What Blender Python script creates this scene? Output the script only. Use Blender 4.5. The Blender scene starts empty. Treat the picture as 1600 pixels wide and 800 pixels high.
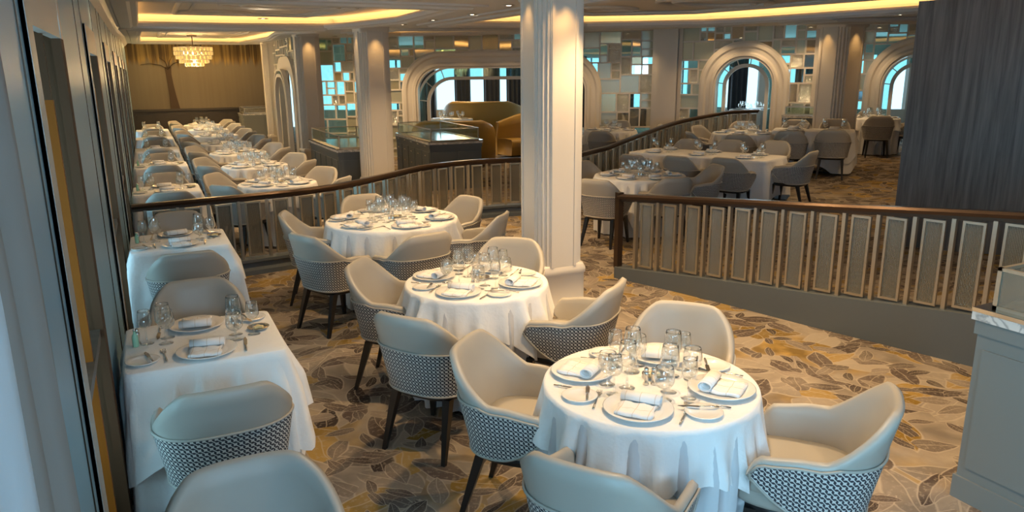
import bpy, math, random
from mathutils import Vector, Matrix
from mathutils.geometry import tessellate_polygon
R = math.radians
PI = math.pi
rnd = random.Random(7)
S = bpy.context.scene
COL = S.collection

# ------------------------------------------------------------------ camera
CAM = Vector((0, 0, 2.1))
pitch, yaw, roll, FPX = math.atan(286 / 1155.), R(-26), R(-.5), 1155.
fw = Vector((0, math.cos(pitch), -math.sin(pitch)))
rt = Vector((1, 0, 0))
up = rt.cross(fw)
r2 = rt * math.cos(roll) + up * math.sin(roll)
u2 = -rt * math.sin(roll) + up * math.cos(roll)
Mz = Matrix.Rotation(yaw, 3, 'Z')
r2, u2, fw = Mz @ r2, Mz @ u2, Mz @ fw
cd = bpy.data.cameras.new('camera')
cam = bpy.data.objects.new('camera', cd)
COL.objects.link(cam)
cam.matrix_world = Matrix(((r2.x, u2.x, -fw.x, 0), (r2.y, u2.y, -fw.y, 0), (r2.z, u2.z, -fw.z, CAM.z), (0, 0, 0, 1)))
cd.sensor_width = 36
cd.lens = FPX / 1600 * 36
cd.clip_start = .05
S.camera = cam

# ------------------------------------------------------------------ world, exposure
W = bpy.data.worlds.new('daylight')
S.world = W
W.use_nodes = True
bg = W.node_tree.nodes['Background']
bg.inputs[0].default_value = (.48, .84, 1.0, 1)
bg.inputs[1].default_value = 1.25
S.view_settings.view_transform = 'Standard'
S.view_settings.look = 'None'
S.view_settings.exposure = 0.64
S.cycles.transparent_max_bounces = 40
S.cycles.max_bounces = 10
S.view_settings.gamma = 1
S.view_settings.use_curve_mapping = False
WARM = (1.0, .47, .12)
SPOT = (1.0, .66, .33)


def area_light(name, loc, size, size_y, energy, color, rot):
    l = bpy.data.lights.new(name, 'AREA')
    l.shape = 'RECTANGLE'
    l.size, l.size_y, l.energy, l.color = size, size_y, energy, color
    o = bpy.data.objects.new(name, l)
    COL.objects.link(o)
    o.location = loc
    o.rotation_euler = rot
    return o


# daylight through the window bays on the left (outside the glass)
BAYS = [(-.6, .6)] + [(2.55 + 2.9 * k, 3.7 + 2.9 * k) for k in range(7)]
for a, b in BAYS:
    area_light('window_daylight', (-1.15, (a + b) / 2, 1.3), b - a, 2.2, 230 if a < 0 else 34, (.40, .70, 1.0), (0, R(-90), 0))
# added cool fill behind the camera, and the window band of the far room
area_light('window_daylight', (.6, -2.7, 2.35), 4.6, 1.0, 115, (.42, .72, 1.0), (R(74), 0, 0))
area_light('far_window_daylight', (14.3, 20.2, 1.75), 16, 1.5, 300, (.62, .86, 1.0), (R(90), 0, R(145.2)))

# ------------------------------------------------------------------ helpers


def fz(x):
    return min(max(.078 * (x - 7), 0), .35)


def floor_z(x, y):
    z = fz(x)
    if x > 4.3 and y < 6.3:
        z = max(z, min(.3 * (6.3 - y) / 3.5, .4))
    return z


def zc(x, y):
    return min(max(2.78 + .035 * ((x * .44 + y * .9) - 11), 2.78), 3.0) + .2 * fz(x)


class MB:
    def __init__(s):
        s.v, s.f, s.m, s.sm, s.uv = [], [], [], [], []

    def add(s, vs, fs, mat=0, smooth=True, uvs=None):
        o = len(s.v)
        s.v += [tuple(v) for v in vs]
        for i, f in enumerate(fs):
            s.f.append([o + j for j in f])
            s.m.append(mat)
            s.sm.append(smooth)
            s.uv.append(uvs[i] if uvs else None)
        return s

    def box(s, x0, x1, y0, y1, z0, z1, mat=0):
        v = [(x, y, z) for z in (z0, z1) for y in (y0, y1) for x in (x0, x1)]
        f = [(0, 2, 3, 1), (4, 5, 7, 6), (0, 1, 5, 4), (2, 6, 7, 3), (0, 4, 6, 2), (1, 3, 7, 5)]
        return s.add(v, f, mat, False)

    def obox(s, c, ax, hx, hy, z0, z1, mat=0, bev=0):
        """box centred at c (xy), ax = angle of its long axis"""
        ca, sa = math.cos(ax), math.sin(ax)
        v = []
        for z in (z0, z1):
            for a, b in ((-hx, -hy), (hx, -hy), (hx, hy), (-hx, hy)):
                v.append((c[0] + a * ca - b * sa, c[1] + a * sa + b * ca, z))
        f = [(3, 2, 1, 0), (4, 5, 6, 7), (0, 1, 5, 4), (1, 2, 6, 5), (2, 3, 7, 6), (3, 0, 4, 7)]
        return s.add(v, f, mat, False)

    def lathe(s, prof, n=24, c=(0, 0, 0), mat=0, smooth=True, sx=1, sy=1, cap=True):
        v, f = [], []
        for r, z in prof:
            for i in range(n):
                a = 2 * PI * i / n
                v.append((c[0] + r * sx * math.cos(a), c[1] + r * sy * math.sin(a), c[2] + z))
        for k in range(len(prof) - 1):
            for i in range(n):
                j = (i + 1) % n
                f.append((k * n + i, k * n + j, (k + 1) * n + j, (k + 1) * n + i))
        if cap:
            f.append(tuple(reversed(range(n))))
            f.append(tuple((len(prof) - 1) * n + i for i in range(n)))
        return s.add(v, f, mat, smooth)

    def sq(s, prof, hx, hy, n=3.0, seg=40, c=(0, 0, 0), mat=0):
        """superellipse rings: prof = [(scale, z)]"""
        v, f = [], []
        for sc, z in prof:
            for i in range(seg):
                a = 2 * PI * i / seg
                ca, sa = math.cos(a), math.sin(a)
                v.append((c[0] + sc * hx * abs(ca) ** (2 / n) * (1 if ca >= 0 else -1),
                          c[1] + sc * hy * abs(sa) ** (2 / n) * (1 if sa >= 0 else -1), c[2] + z))
        for k in range(len(prof) - 1):
            for i in range(seg):
                j = (i + 1) % seg
                f.append((k * seg + i, k * seg + j, (k + 1) * seg + j, (k + 1) * seg + i))
        f.append(tuple(reversed(range(seg))))
        f.append(tuple((len(prof) - 1) * seg + i for i in range(seg)))
        return s.add(v, f, mat, True)

    def tube(s, pts, r, n=8, mat=0, flat=1.0, smooth=True, taper=None):
        pts = [Vector(p) for p in pts]
        v, f = [], []
        for k, p in enumerate(pts):
            t = (pts[min(k + 1, len(pts) - 1)] - pts[max(k - 1, 0)]).normalized()
            ref = Vector((0, 0, 1)) if abs(t.z) < .9 else Vector((1, 0, 0))
            a = t.cross(ref).normalized()
            b = a.cross(t).normalized()
            rr = r if taper is None else r * taper[k]
            for i in range(n):
                q = 2 * PI * (i + .5) / n
                v.append(p + a * rr * math.cos(q) + b * rr * flat * math.sin(q))
        for k in range(len(pts) - 1):
            for i in range(n):
                j = (i + 1) % n
                f.append((k * n + i, k * n + j, (k + 1) * n + j, (k + 1) * n + i))
        f.append(tuple(reversed(range(n))))
        f.append(tuple((len(pts) - 1) * n + i for i in range(n)))
        return s.add(v, f, mat, smooth)

    def prism(s, poly, z0, z1, mat=0):
        n = len(poly)
        v = [(x, y, z0) for x, y in poly] + [(x, y, z1) for x, y in poly]
        f = [tuple(reversed(range(n))), tuple(range(n, 2 * n))]
        f += [(i, (i + 1) % n, n + (i + 1) % n, n + i) for i in range(n)]
        return s.add(v, f, mat, False)

    def mesh(s, name, mats):
        me = bpy.data.meshes.new(name)
        me.from_pydata(s.v, [], s.f)
        for m in (mats if isinstance(mats, (list, tuple)) else [mats]):
            me.materials.append(m)
        me.polygons.foreach_set('material_index', s.m)
        me.polygons.foreach_set('use_smooth', s.sm)
        if any(u is not None for u in s.uv):
            l = me.uv_layers.new(name='UVMap')
            for p, u in zip(me.polygons, s.uv):
                for k, li in enumerate(p.loop_indices):
                    l.data[li].uv = u[k] if u else (0, 0)
        me.update()
        return me

    def build(s, name, mats, parent=None, loc=None, rz=0):
        o = bpy.data.objects.new(name, s.mesh(name, mats))
        COL.objects.link(o)
        if parent is not None:
            o.parent = parent
        if loc is not None:
            o.location = loc
        o.rotation_euler.z = rz
        return o


def tag(o, label, cat, group=None):
    o['label'] = label
    o['category'] = cat
    if group:
        o['group'] = group
    return o


def empty(name, loc=(0, 0, 0), rz=0):
    o = bpy.data.objects.new(name, None)
    COL.objects.link(o)
    o.location = loc
    o.rotation_euler.z = rz
    o.empty_display_size = .1
    return o


def structure(o):
    o['kind'] = 'structure'
    return o


def dup(src, loc, rz, label, group=None, cat=None):
    r = src.copy()
    COL.objects.link(r)
    r.location = loc
    r.rotation_euler = (0, 0, rz)
    tag(r, label, cat or src['category'], group)
    if not group and 'group' in r:
        del r['group']
    for ch in src.children:
        c = ch.copy()
        COL.objects.link(c)
        c.parent = r
        for g in ch.children:
            d = g.copy()
            COL.objects.link(d)
            d.parent = c
    return r


class Proto:
    """first placement uses the prototype itself, later ones copy it"""

    def __init__(s, make):
        s.o = make()
        s.used = False

    def place(s, loc, rz, label, cat, group=None):
        s.o['category'] = cat
        if not s.used:
            s.used = True
            s.o.location = loc
            s.o.rotation_euler.z = rz
            return tag(s.o, label, cat, group)
        return dup(s.o, loc, rz, label, group, cat)


# ------------------------------------------------------------------ materials
def mat(name, color, rough=.6, metal=0, spec=.5, bump=None, alpha=1, sheen=0, coat=0, emit=None):
    m = bpy.data.materials.new(name)
    m.use_nodes = True
    b = m.node_tree.nodes['Principled BSDF']
    b.inputs['Base Color'].default_value = (*color, 1)
    b.inputs['Roughness'].default_value = rough
    b.inputs['Metallic'].default_value = metal
    b.inputs['Specular IOR Level'].default_value = spec
    if coat:
        b.inputs['Coat Weight'].default_value = coat
    if emit:
        b.inputs['Emission Color'].default_value = (*emit[0], 1)
        b.inputs['Emission Strength'].default_value = emit[1]
    if bump:
        nt = m.node_tree
        t = nt.nodes.new('ShaderNodeTexNoise')
        t.inputs['Scale'].default_value = bump[0]
        t.inputs['Detail'].default_value = 4
        tc = nt.nodes.new('ShaderNodeTexCoord')
        nt.links.new(tc.outputs['Object'], t.inputs['Vector'])
        bn = nt.nodes.new('ShaderNodeBump')
        bn.inputs['Strength'].default_value = bump[1]
        bn.inputs['Distance'].default_value = bump[2]
        nt.links.new(t.outputs['Fac'], bn.inputs['Height'])
        nt.links.new(bn.outputs['Normal'], b.inputs['Normal'])
    return m


class NT:
    def __init__(s, m):
        s.nt = m.node_tree

    def n(s, typ, **kw):
        x = s.nt.nodes.new(typ)
        for k, v in kw.items():
            if k in ('operation', 'blend_type', 'data_type', 'rotation_type', 'feature', 'voronoi_dimensions', 'wave_type', 'bands_direction', 'interpolation_type', 'clamp_result'):
                setattr(x, k, v)
        return x

    def math(s, op, a, b=None, c=None, clamp=False):
        x = s.nt.nodes.new('ShaderNodeMath')
        x.operation = op
        x.use_clamp = clamp
        for i, q in enumerate((a, b, c)):
            if q is None:
                continue
            if isinstance(q, (int, float)):
                x.inputs[i].default_value = q
            else:
                s.nt.links.new(q, x.inputs[i])
        return x.outputs[0]

    def vmath(s, op, a, b=None, scale=None):
        x = s.nt.nodes.new('ShaderNodeVectorMath')
        x.operation = op
        for i, q in enumerate((a, b)):
            if q is None:
                continue
            if isinstance(q, (tuple, list)):
                x.inputs[i].default_value = q
            else:
                s.nt.links.new(q, x.inputs[i])
        if scale is not None:
            x.inputs['Scale'].default_value = scale
        return x.outputs['Value'] if op in ('DISTANCE', 'LENGTH', 'DOT_PRODUCT') else x.outputs[0]

    def mix(s, fac, a, b):
        x = s.nt.nodes.new('ShaderNodeMix')
        x.data_type = 'RGBA'
        for sock, q in ((x.inputs[0], fac), (x.inputs[6], a), (x.inputs[7], b)):
            if isinstance(q, (int, float)):
                sock.default_value = q
            elif isinstance(q, (tuple, list)):
                sock.default_value = (*q, 1)
            else:
                s.nt.links.new(q, sock)
        return x.outputs[2]


def carpet_material():
    m = mat('leaf_carpet', (.3, .25, .2), .95, spec=.1)
    g = NT(m)
    nt = g.nt
    tc = nt.nodes.new('ShaderNodeTexCoord')
    base = tc.outputs['Object']

    def noise(sc, det=3, src=None):
        t = nt.nodes.new('ShaderNodeTexNoise')
        t.inputs['Scale'].default_value = sc
        t.inputs['Detail'].default_value = det
        nt.links.new(src or base, t.inputs['Vector'])
        return t
    warp = noise(2.2, 2)
    wv = g.vmath('SCALE', g.vmath('SUBTRACT', warp.outputs['Color'], (.5, .5, .5)), scale=.20)
    P = g.vmath('ADD', base, wv)
    # ground: stone, sand and ochre washes
    n1 = noise(1.3, 4, P).outputs['Fac']
    ochre = g.math('MULTIPLY', g.math('SUBTRACT', n1, .50), 7, clamp=True)
    n2 = noise(3.0, 5, P).outputs['Fac']
    col = g.mix(g.math('MULTIPLY', g.math('SUBTRACT', n2, .35), 3, clamp=True), (.17, .142, .118), (.36, .305, .24))
    och = g.mix(g.math('MULTIPLY', g.math('SUBTRACT', noise(5, 3, P).outputs['Fac'], .4), 4, clamp=True), (.17, .105, .02), (.42, .27, .07))
    col = g.mix(g.math('MULTIPLY', ochre, .85), col, och)
    # leaf layers
    for scale, off, darkcols, ln, wd, keep in (
            (2.5, (3.1, 7.7, 0), ((.15, .125, .105), (.34, .29, .23)), .66, .30, .75),
            (2.9, (13.1, 2.7, 0), ((.17, .105, .02), (.34, .225, .07)), .62, .30, .42),
            (3.3, (0, 0, 0), ((.045, .034, .030), (.12, .092, .078)), .64, .26, .62),
            (4.4, (7.1, 4.7, 0), ((.075, .058, .05), (.25, .205, .165)), .62, .24, .55),
            (6.2, (5.1, 9.7, 0), ((.042, .032, .028), (.11, .085, .072)), .60, .22, .42)):
        mp = nt.nodes.new('ShaderNodeMapping')
        mp.inputs['Location'].default_value = off
        mp.inputs['Scale'].default_value = (scale, scale, 0)
        nt.links.new(P, mp.inputs['Vector'])
        vo = nt.nodes.new('ShaderNodeTexVoronoi')
        vo.voronoi_dimensions = '2D'
        vo.inputs['Scale'].default_value = 1
        vo.inputs['Randomness'].default_value = .8
        nt.links.new(mp.outputs[0], vo.inputs['Vector'])
        sep = nt.nodes.new('ShaderNodeSeparateColor')
        nt.links.new(vo.outputs['Color'], sep.inputs[0])
        loc = g.vmath('SUBTRACT', mp.outputs[0], vo.outputs['Position'])
        vr = nt.nodes.new('ShaderNodeVectorRotate')
        vr.rotation_type = 'Z_AXIS'
        nt.links.new(loc, vr.inputs['Vector'])
        nt.links.new(g.math('MULTIPLY', sep.outputs[0], 6.28), vr.inputs['Angle'])
        sx = nt.nodes.new('ShaderNodeSeparateXYZ')
        nt.links.new(vr.outputs[0], sx.inputs[0])
        x = g.math('DIVIDE', sx.outputs[0], ln)
        prof = g.math('MULTIPLY', g.math('SUBTRACT', 1, g.math('MULTIPLY', x, x)), wd)
        d = g.math('SUBTRACT', prof, g.math('ABSOLUTE', sx.outputs[1]))
        on = g.math('LESS_THAN', sep.outputs[1], keep)
        leaf = g.math('MULTIPLY', g.math('MULTIPLY', d, 40, clamp=True), on)
        edge = g.math('MULTIPLY', g.math('MULTIPLY', g.math('ADD', d, .03), 30, clamp=True), g.math('MULTIPLY', on, .8))
        vein = g.math('LESS_THAN', g.math('ABSOLUTE', sx.outputs[1]), .012)
        lc = g.mix(sep.outputs[2], darkcols[0], darkcols[1])
        lc = g.mix(g.math('MULTIPLY', vein, .5), lc, (.42, .36, .28))
        lc = g.mix(g.math('MULTIPLY', g.math('SUBTRACT', n2, .45), 2.5, clamp=True), lc, g.mix(.5, lc, (.40, .34, .27)))
        col = g.mix(edge, col, (.40, .34, .27))
        worn = g.math('ADD', .68, g.math('MULTIPLY', g.math('SUBTRACT', noise(9 + scale, 4, mp.outputs[0]).outputs['Fac'], .38), 4, clamp=True), clamp=True)
        col = g.mix(g.math('MULTIPLY', leaf, worn), col, lc)
    nt.links.new(col, nt.nodes['Principled BSDF'].inputs['Base Color'])
    return m


def fabric_material():
    m = mat('petal_weave', (.6, .6, .6), .8, spec=.2)
    g = NT(m)
    nt = g.nt
    tc = nt.nodes.new('ShaderNodeTexCoord')
    v = g.vmath('SCALE', tc.outputs['UV'], scale=1 / .0225)
    f = g.vmath('FRACTION', v)
    tot = None
    for c in ((0, 0, 0), (1, 0, 0), (0, 1, 0), (1, 1, 0)):
        ins = g.math('LESS_THAN', g.vmath('DISTANCE', f, c), .73)
        tot = ins if tot is None else g.math('ADD', tot, ins)
    petal = g.math('GREATER_THAN', tot, 1.5)
    sx = nt.nodes.new('ShaderNodeSeparateXYZ')
    nt.links.new(f, sx.inputs[0])
    gap = g.math('LESS_THAN', g.math('ABSOLUTE', g.math('SUBTRACT', g.math('ADD', sx.outputs[0], sx.outputs[1]), 1.0)), .13)
    k = g.math('MULTIPLY', petal, g.math('SUBTRACT', 1, gap))
    col = g.mix(k, (.62, .60, .56), (.045, .045, .055))
    nt.links.new(col, nt.nodes['Principled BSDF'].inputs['Base Color'])
    return m


def wood_material(name, c1, c2, sc, rough=.5, stretch=(1, 1, .05)):
    m = mat(name, c1, rough)
    g = NT(m)
    nt = g.nt
    tc = nt.nodes.new('ShaderNodeTexCoord')
    mp = nt.nodes.new('ShaderNodeMapping')
    mp.inputs['Scale'].default_value = [q * sc for q in stretch]
    nt.links.new(tc.outputs['Object'], mp.inputs['Vector'])
    t = nt.nodes.new('ShaderNodeTexNoise')
    t.inputs['Scale'].default_value = 1
    t.inputs['Detail'].default_value = 6
    t.inputs['Roughness'].default_value = .65
    t.inputs['Distortion'].default_value = .4
    nt.links.new(mp.outputs[0], t.inputs['Vector'])
    k = g.math('MULTIPLY', g.math('SUBTRACT', t.outputs['Fac'], .35), 3.2, clamp=True)
    nt.links.new(g.mix(k, c1, c2), nt.nodes['Principled BSDF'].inputs['Base Color'])
    return m


def glass_material(name, tint, gloss=.1, rough=0.0, face=.03):
    """thin clear glass: tinted transparency with a Fresnel sheen"""
    m = bpy.data.materials.new(name)
    m.use_nodes = True
    nt = m.node_tree
    nt.nodes.remove(nt.nodes['Principled BSDF'])
    out = nt.nodes['Material Output']
    tr = nt.nodes.new('ShaderNodeBsdfTransparent')
    tr.inputs[0].default_value = (*tint, 1)
    gl = nt.nodes.new('ShaderNodeBsdfGlossy')
    gl.inputs['Roughness'].default_value = rough
    gl.inputs[0].default_value = (1, 1, 1, 1)
    lw = nt.nodes.new('ShaderNodeLayerWeight')
    lw.inputs[0].default_value = .5
    g = NT(m)
    f = g.math('ADD', g.math('MULTIPLY', g.math('POWER', lw.outputs['Facing'], 3.5), gloss), face, clamp=True)
    mx = nt.nodes.new('ShaderNodeMixShader')
    nt.links.new(f, mx.inputs[0])
    nt.links.new(tr.outputs[0], mx.inputs[1])
    nt.links.new(gl.outputs[0], mx.inputs[2])
    nt.links.new(mx.outputs[0], out.inputs[0])
    return m


def emission(name, color, strength):
    m = bpy.data.materials.new(name)
    m.use_nodes = True
    nt = m.node_tree
    nt.nodes.remove(nt.nodes['Principled BSDF'])
    e = nt.nodes.new('ShaderNodeEmission')
    e.inputs[0].default_value = (*color, 1)
    e.inputs[1].default_value = strength
    nt.links.new(e.outputs[0], nt.nodes['Material Output'].inputs[0])
    return m


def ribbed_glass(name):
    m = bpy.data.materials.new(name)
    m.use_nodes = True
    nt = m.node_tree
    b = nt.nodes['Principled BSDF']
    b.inputs['Base Color'].default_value = (.40, .38, .32, 1)
    b.inputs['Roughness'].default_value = .22
    b.inputs['Metallic'].default_value = .35
    b.inputs['Transmission Weight'].default_value = .0
    tr = nt.nodes.new('ShaderNodeBsdfTransparent')
    tr.inputs[0].default_value = (.8, .8, .76, 1)
    tc = nt.nodes.new('ShaderNodeTexCoord')
    w = nt.nodes.new('ShaderNodeTexWave')
    w.bands_direction = 'X'
    w.inputs['Scale'].default_value = 1
    mp = nt.nodes.new('ShaderNodeMapping')
    mp.inputs['Scale'].default_value = (24, 1, 1)
    nt.links.new(tc.outputs['UV'], mp.inputs['Vector'])
    nt.links.new(mp.outputs[0], w.inputs['Vector'])
    bn = nt.nodes.new('ShaderNodeBump')
    bn.inputs['Strength'].default_value = .8
    bn.inputs['Distance'].default_value = .01
    nt.links.new(w.outputs['Fac'], bn.inputs['Height'])
    nt.links.new(bn.outputs[0], b.inputs['Normal'])
    g = NT(m)
    mx = nt.nodes.new('ShaderNodeMixShader')
    nt.links.new(g.math('ADD', g.math('MULTIPLY', w.outputs['Fac'], .3), .38), mx.inputs[0])
    nt.links.new(tr.outputs[0], mx.inputs[1])
    nt.links.new(b.outputs[0], mx.inputs[2])
    nt.links.new(mx.outputs[0], nt.nodes['Material Output'].inputs[0])
    return m


M = {}
M['carpet'] = carpet_material()
M['weave'] = fabric_material()
M['leather'] = mat('cream_leather', (.395, .365, .315), .40, spec=.45, bump=(260, .08, .001))
M['black'] = mat('black_lacquer', (.012, .011, .011), .3)
M['cloth'] = mat('white_linen', (.83, .82, .80), .85, spec=.15, bump=(11, .5, .02))
M['skirt'] = mat('shaded_pale_linen', (.60, .60, .61), .85, spec=.15, bump=(14, .25, .01))  # grey-white linen, darkened in its colour for shade under the overhang
M['napkin'] = None
M['china'] = mat('white_china', (.80, .79, .76), .18, spec=.5, coat=.4)
M['steel'] = mat('polished_steel', (.72, .68, .62), .16, metal=1)
M['glass'] = glass_material('wine_glass', (.97, .975, .97), 1.4, .05, .11)
M['clear'] = glass_material('clear_pane', (.90, .95, .93), .2, .02, .06)
M['white_paint'] = mat('cream_paint', (.66, .62, .56), .45)
M['ceiling'] = mat('ceiling_paint', (.55, .54, .52), .6)
M['coffer'] = mat('coffer_paint', (.66, .60, .52), .6)
M['panel_blue'] = mat('grey_blue_panel', (.26, .43, .53), .38)
M['bronze'] = mat('brushed_bronze', (.52, .46, .40), .42, metal=.35)
M['darkbronze'] = mat('dark_bronze', (.075, .048, .032), .3, metal=.7)
M['champagne'] = mat('champagne_metal', (.52, .475, .39), .3, metal=.85)
M['amber'] = mat('amber_board', (.30, .085, .006), .6, spec=.2)
M['reveal'] = mat('brown_reveal', (.10, .048, .022), .7, spec=.2)
M['grey_paint'] = mat('slate_grey_paint', (.10, .118, .13), .42)
M['cab_paint'] = mat('warm_grey_paint', (.20, .21, .195), .42)
M['wood_wall'] = wood_material('grey_wood_veneer', (.095, .088, .084), (.215, .20, .19), 9, .5, (2.2, 2.2, .10))
M['wains'] = mat('brown_wainscot', (.045, .036, .028), .5)
M['dark_wood'] = wood_material('dark_wood', (.07, .048, .035), (.13, .09, .065), 12, .4)
M['rib'] = ribbed_glass('ribbed_glass')
M['cove'] = emission('cove_strip', (1.0, .50, .14), 5.5)
M['lamp'] = emission('downlight_lens', (1, .85, .62), 10)
M['crystal'] = mat('amber_crystal', (.75, .55, .25), .08, metal=.6, emit=((1, .62, .2), .35))
M['bulb'] = emission('chandelier_bulb', (1, .72, .35), 10)
M['gold_leather'] = mat('mustard_leather', (.36, .22, .045), .45, bump=(200, .1, .001))
M['curtain'] = mat('taupe_curtain', (.34, .30, .27), .85)
M['sheer'] = mat('sheer_curtain', (.75, .8, .85), .9)
M['dark_curtain'] = mat('charcoal_curtain', (.03, .035, .045), .8)
M['marble'] = mat('pale_marble', (.62, .60, .56), .2, bump=None)
M['t_clear'] = glass_material('tile_aqua_glass', (.62, .84, .84), .3, .03, .10)
M['t_frost'] = mat('tile_frosted_glass', (.50, .49, .37), .30, metal=.45)
M['t_mirror'] = mat('tile_mirror', (.70, .70, .64), .06, metal=1)
M['t_pebble'] = mat('tile_pebbled_mirror', (.80, .84, .82), .12, metal=1, bump=(55, 1.0, .03))
M['t_gold'] = mat('tile_gold_glass', (.60, .50, .30), .25, metal=.7)


def napkin_material():
    m = mat('striped_napkin', (.84, .82, .80), .85, spec=.15)
    g = NT(m)
    tc = g.nt.nodes.new('ShaderNodeTexCoord')
    sx = g.nt.nodes.new('ShaderNodeSeparateXYZ')
    g.nt.links.new(tc.outputs['Object'], sx.inputs[0])
    k = None
    for ax, pos in ((0, -.062), (0, 0.0), (0, .062), (1, -.045)):
        l = g.math('LESS_THAN', g.math('ABSOLUTE', g.math('SUBTRACT', sx.outputs[ax], pos)), .0013)
        k = l if k is None else g.math('MAXIMUM', k, l)
    g.nt.links.new(g.mix(k, (.84, .82, .80), (.66, .56, .46)), g.nt.nodes['Principled BSDF'].inputs['Base Color'])
    return m


M['napkin'] = napkin_material()


def marble_material():
    m = M['marble']
    g = NT(m)
    tc = g.nt.nodes.new('ShaderNodeTexCoord')
    t = g.nt.nodes.new('ShaderNodeTexNoise')
    t.inputs['Scale'].default_value = 6
    t.inputs['Detail'].default_value = 8
    t.inputs['Distortion'].default_value = 2
    g.nt.links.new(tc.outputs['Object'], t.inputs['Vector'])
    k = g.math('MULTIPLY', g.math('ABSOLUTE', g.math('SUBTRACT', t.outputs['Fac'], .5)), 12, clamp=True)
    g.nt.links.new(g.mix(k, (.35, .34, .32), (.66, .63, .58)), g.nt.nodes['Principled BSDF'].inputs['Base Color'])


marble_material()


def mural_material():
    """rear wall: gold-brown ground with weeping branches streaking down from the ceiling"""
    m = mat('willow_mural', (.2, .14, .06), .6)
    g = NT(m)
    nt = g.nt
    tc = nt.nodes.new('ShaderNodeTexCoord')
    sx = nt.nodes.new('ShaderNodeSeparateXYZ')
    nt.links.new(tc.outputs['Object'], sx.inputs[0])
    mp = nt.nodes.new('ShaderNodeMapping')
    mp.inputs['Scale'].default_value = (14, 1, .35)
    nt.links.new(tc.outputs['Object'], mp.inputs['Vector'])
    t = nt.nodes.new('ShaderNodeTexNoise')
    t.inputs['Scale'].default_value = 1
    t.inputs['Detail'].default_value = 5
    nt.links.new(mp.outputs[0], t.inputs['Vector'])
    mp2 = nt.nodes.new('ShaderNodeMapping')
    mp2.inputs['Scale'].default_value = (6, 0, 0)
    nt.links.new(tc.outputs['Object'], mp2.inputs['Vector'])
    t2 = nt.nodes.new('ShaderNodeTexNoise')
    t2.inputs['Scale'].default_value = 1
    t2.inputs['Detail'].default_value = 5
    nt.links.new(mp2.outputs[0], t2.inputs['Vector'])
    hang = g.math('ADD', 1.95, g.math('MULTIPLY', t2.outputs['Fac'], .9))   # where each strand ends
    on = g.math('MULTIPLY', g.math('SUBTRACT', sx.outputs[2], hang), 6, clamp=True)
    st = g.math('MULTIPLY', g.math('SUBTRACT', t.outputs['Fac'], .42), 6, clamp=True)
    base = g.mix(g.math('MULTIPLY', st, .25), (.17, .135, .085), (.21, .17, .11))
    col = g.mix(on, base, g.mix(st, (.10, .055, .01), (.36, .23, .06)))
    nt.links.new(col, nt.nodes['Principled BSDF'].inputs['Base Color'])
    return m


M['mural'] = mural_material()

# ------------------------------------------------------------------ floor
X0, X1, Y0, Y1 = -1.0, 26.0, -3.2, 32.0
b = MB()
xs = [X0, 7, 11.487, X1]
v = [(x, y, fz(x)) for y in (Y0, Y1) for x in xs] + [(x, y, -.12) for y in (Y0, Y1) for x in xs]
b.add(v, [(0, 1, 5, 4), (1, 2, 6, 5), (2, 3, 7, 6)] + [(8 + a, 8 + c, 8 + d, 8 + e) for a, c, d, e in ((4, 5, 1, 0), (5, 6, 2, 1), (6, 7, 3, 2))]
      + [(0, 4, 12, 8), (3, 11, 15, 7), (0, 8, 9, 1), (1, 9, 10, 2), (2, 10, 11, 3), (4, 5, 13, 12), (5, 6, 14, 13), (6, 7, 15, 14)], 0, False)
structure(b.build('floor', M['carpet']))

# ramp floor behind the right-hand railing
RR_PATH = [(4.30, 6.28), (4.62, 5.32), (4.93, 4.15), (5.22, 3.17), (5.45, 2.2), (5.62, 1.2), (5.70, .2)]


def ramp_h(y):
    return max(0, min(.3 * (6.3 - y) / 3.5, .4))


b = MB()
L = [(x + .02, y) for x, y in RR_PATH]
n = len(L)
v = []
for (x, y) in L:
    v += [(x, y, ramp_h(y) + .002), (12.0, y, max(ramp_h(y), fz(12)) + .002)]
f = [(2 * i, 2 * i + 2, 2 * i + 3, 2 * i + 1) for i in range(n - 1)]
v2 = [(x, y, -.05) for x, y, z in v]
f2 = [tuple(2 * n + k for k in reversed(q)) for q in f]
side = [(0, 1, 2 * n + 1, 2 * n), (2 * n - 2, 4 * n - 2, 4 * n - 1, 2 * n - 1)]
side += [(2 * i, 2 * n + 2 * i, 2 * n + 2 * i + 2, 2 * i + 2) for i in range(n - 1)]
v3 = v + v2
# mid columns so the surface follows the main floor between rail and wood wall
b = MB()
cols = [0, .35, .7, 1]
vv = []
for (x, y) in L:
    for c in cols:
        xx = x + (12.0 - x) * c
        vv.append((xx, y, max(ramp_h(y), fz(xx)) + .002))
k = len(cols)
ff = [(i * k + j, (i + 1) * k + j, (i + 1) * k + j + 1, i * k + j + 1) for i in range(n - 1) for j in range(k - 1)]
b.add(vv, ff, 0, False)
bot = [(x, y, -.05) for x, y, z in vv]
o_ = len(b.v)
b.v += bot
for q in ff:
    b.f.append([o_ + i for i in reversed(q)])
    b.m.append(0); b.sm.append(False); b.uv.append(None)
structure(b.build('floor_ramp', M['carpet']))

# ------------------------------------------------------------------ ceiling with coffers
outer = [(X0, Y0), (X1, Y0), (X1, Y1), (X0, Y1)]


def offset(poly, d):
    n = len(poly)
    out = []
    for i in range(n):
        p0, p1, p2 = Vector(poly[i - 1]), Vector(poly[i]), Vector(poly[(i + 1) % n])
        a, c = (p1 - p0).normalized(), (p2 - p1).normalized()
        n1, n2 = Vector((a.y, -a.x)), Vector((c.y, -c.x))
        mm = (n1 + n2).normalized()
        out.append(tuple(p1 + mm * d / max(.35, mm.dot(n1))))
    return out


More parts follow.
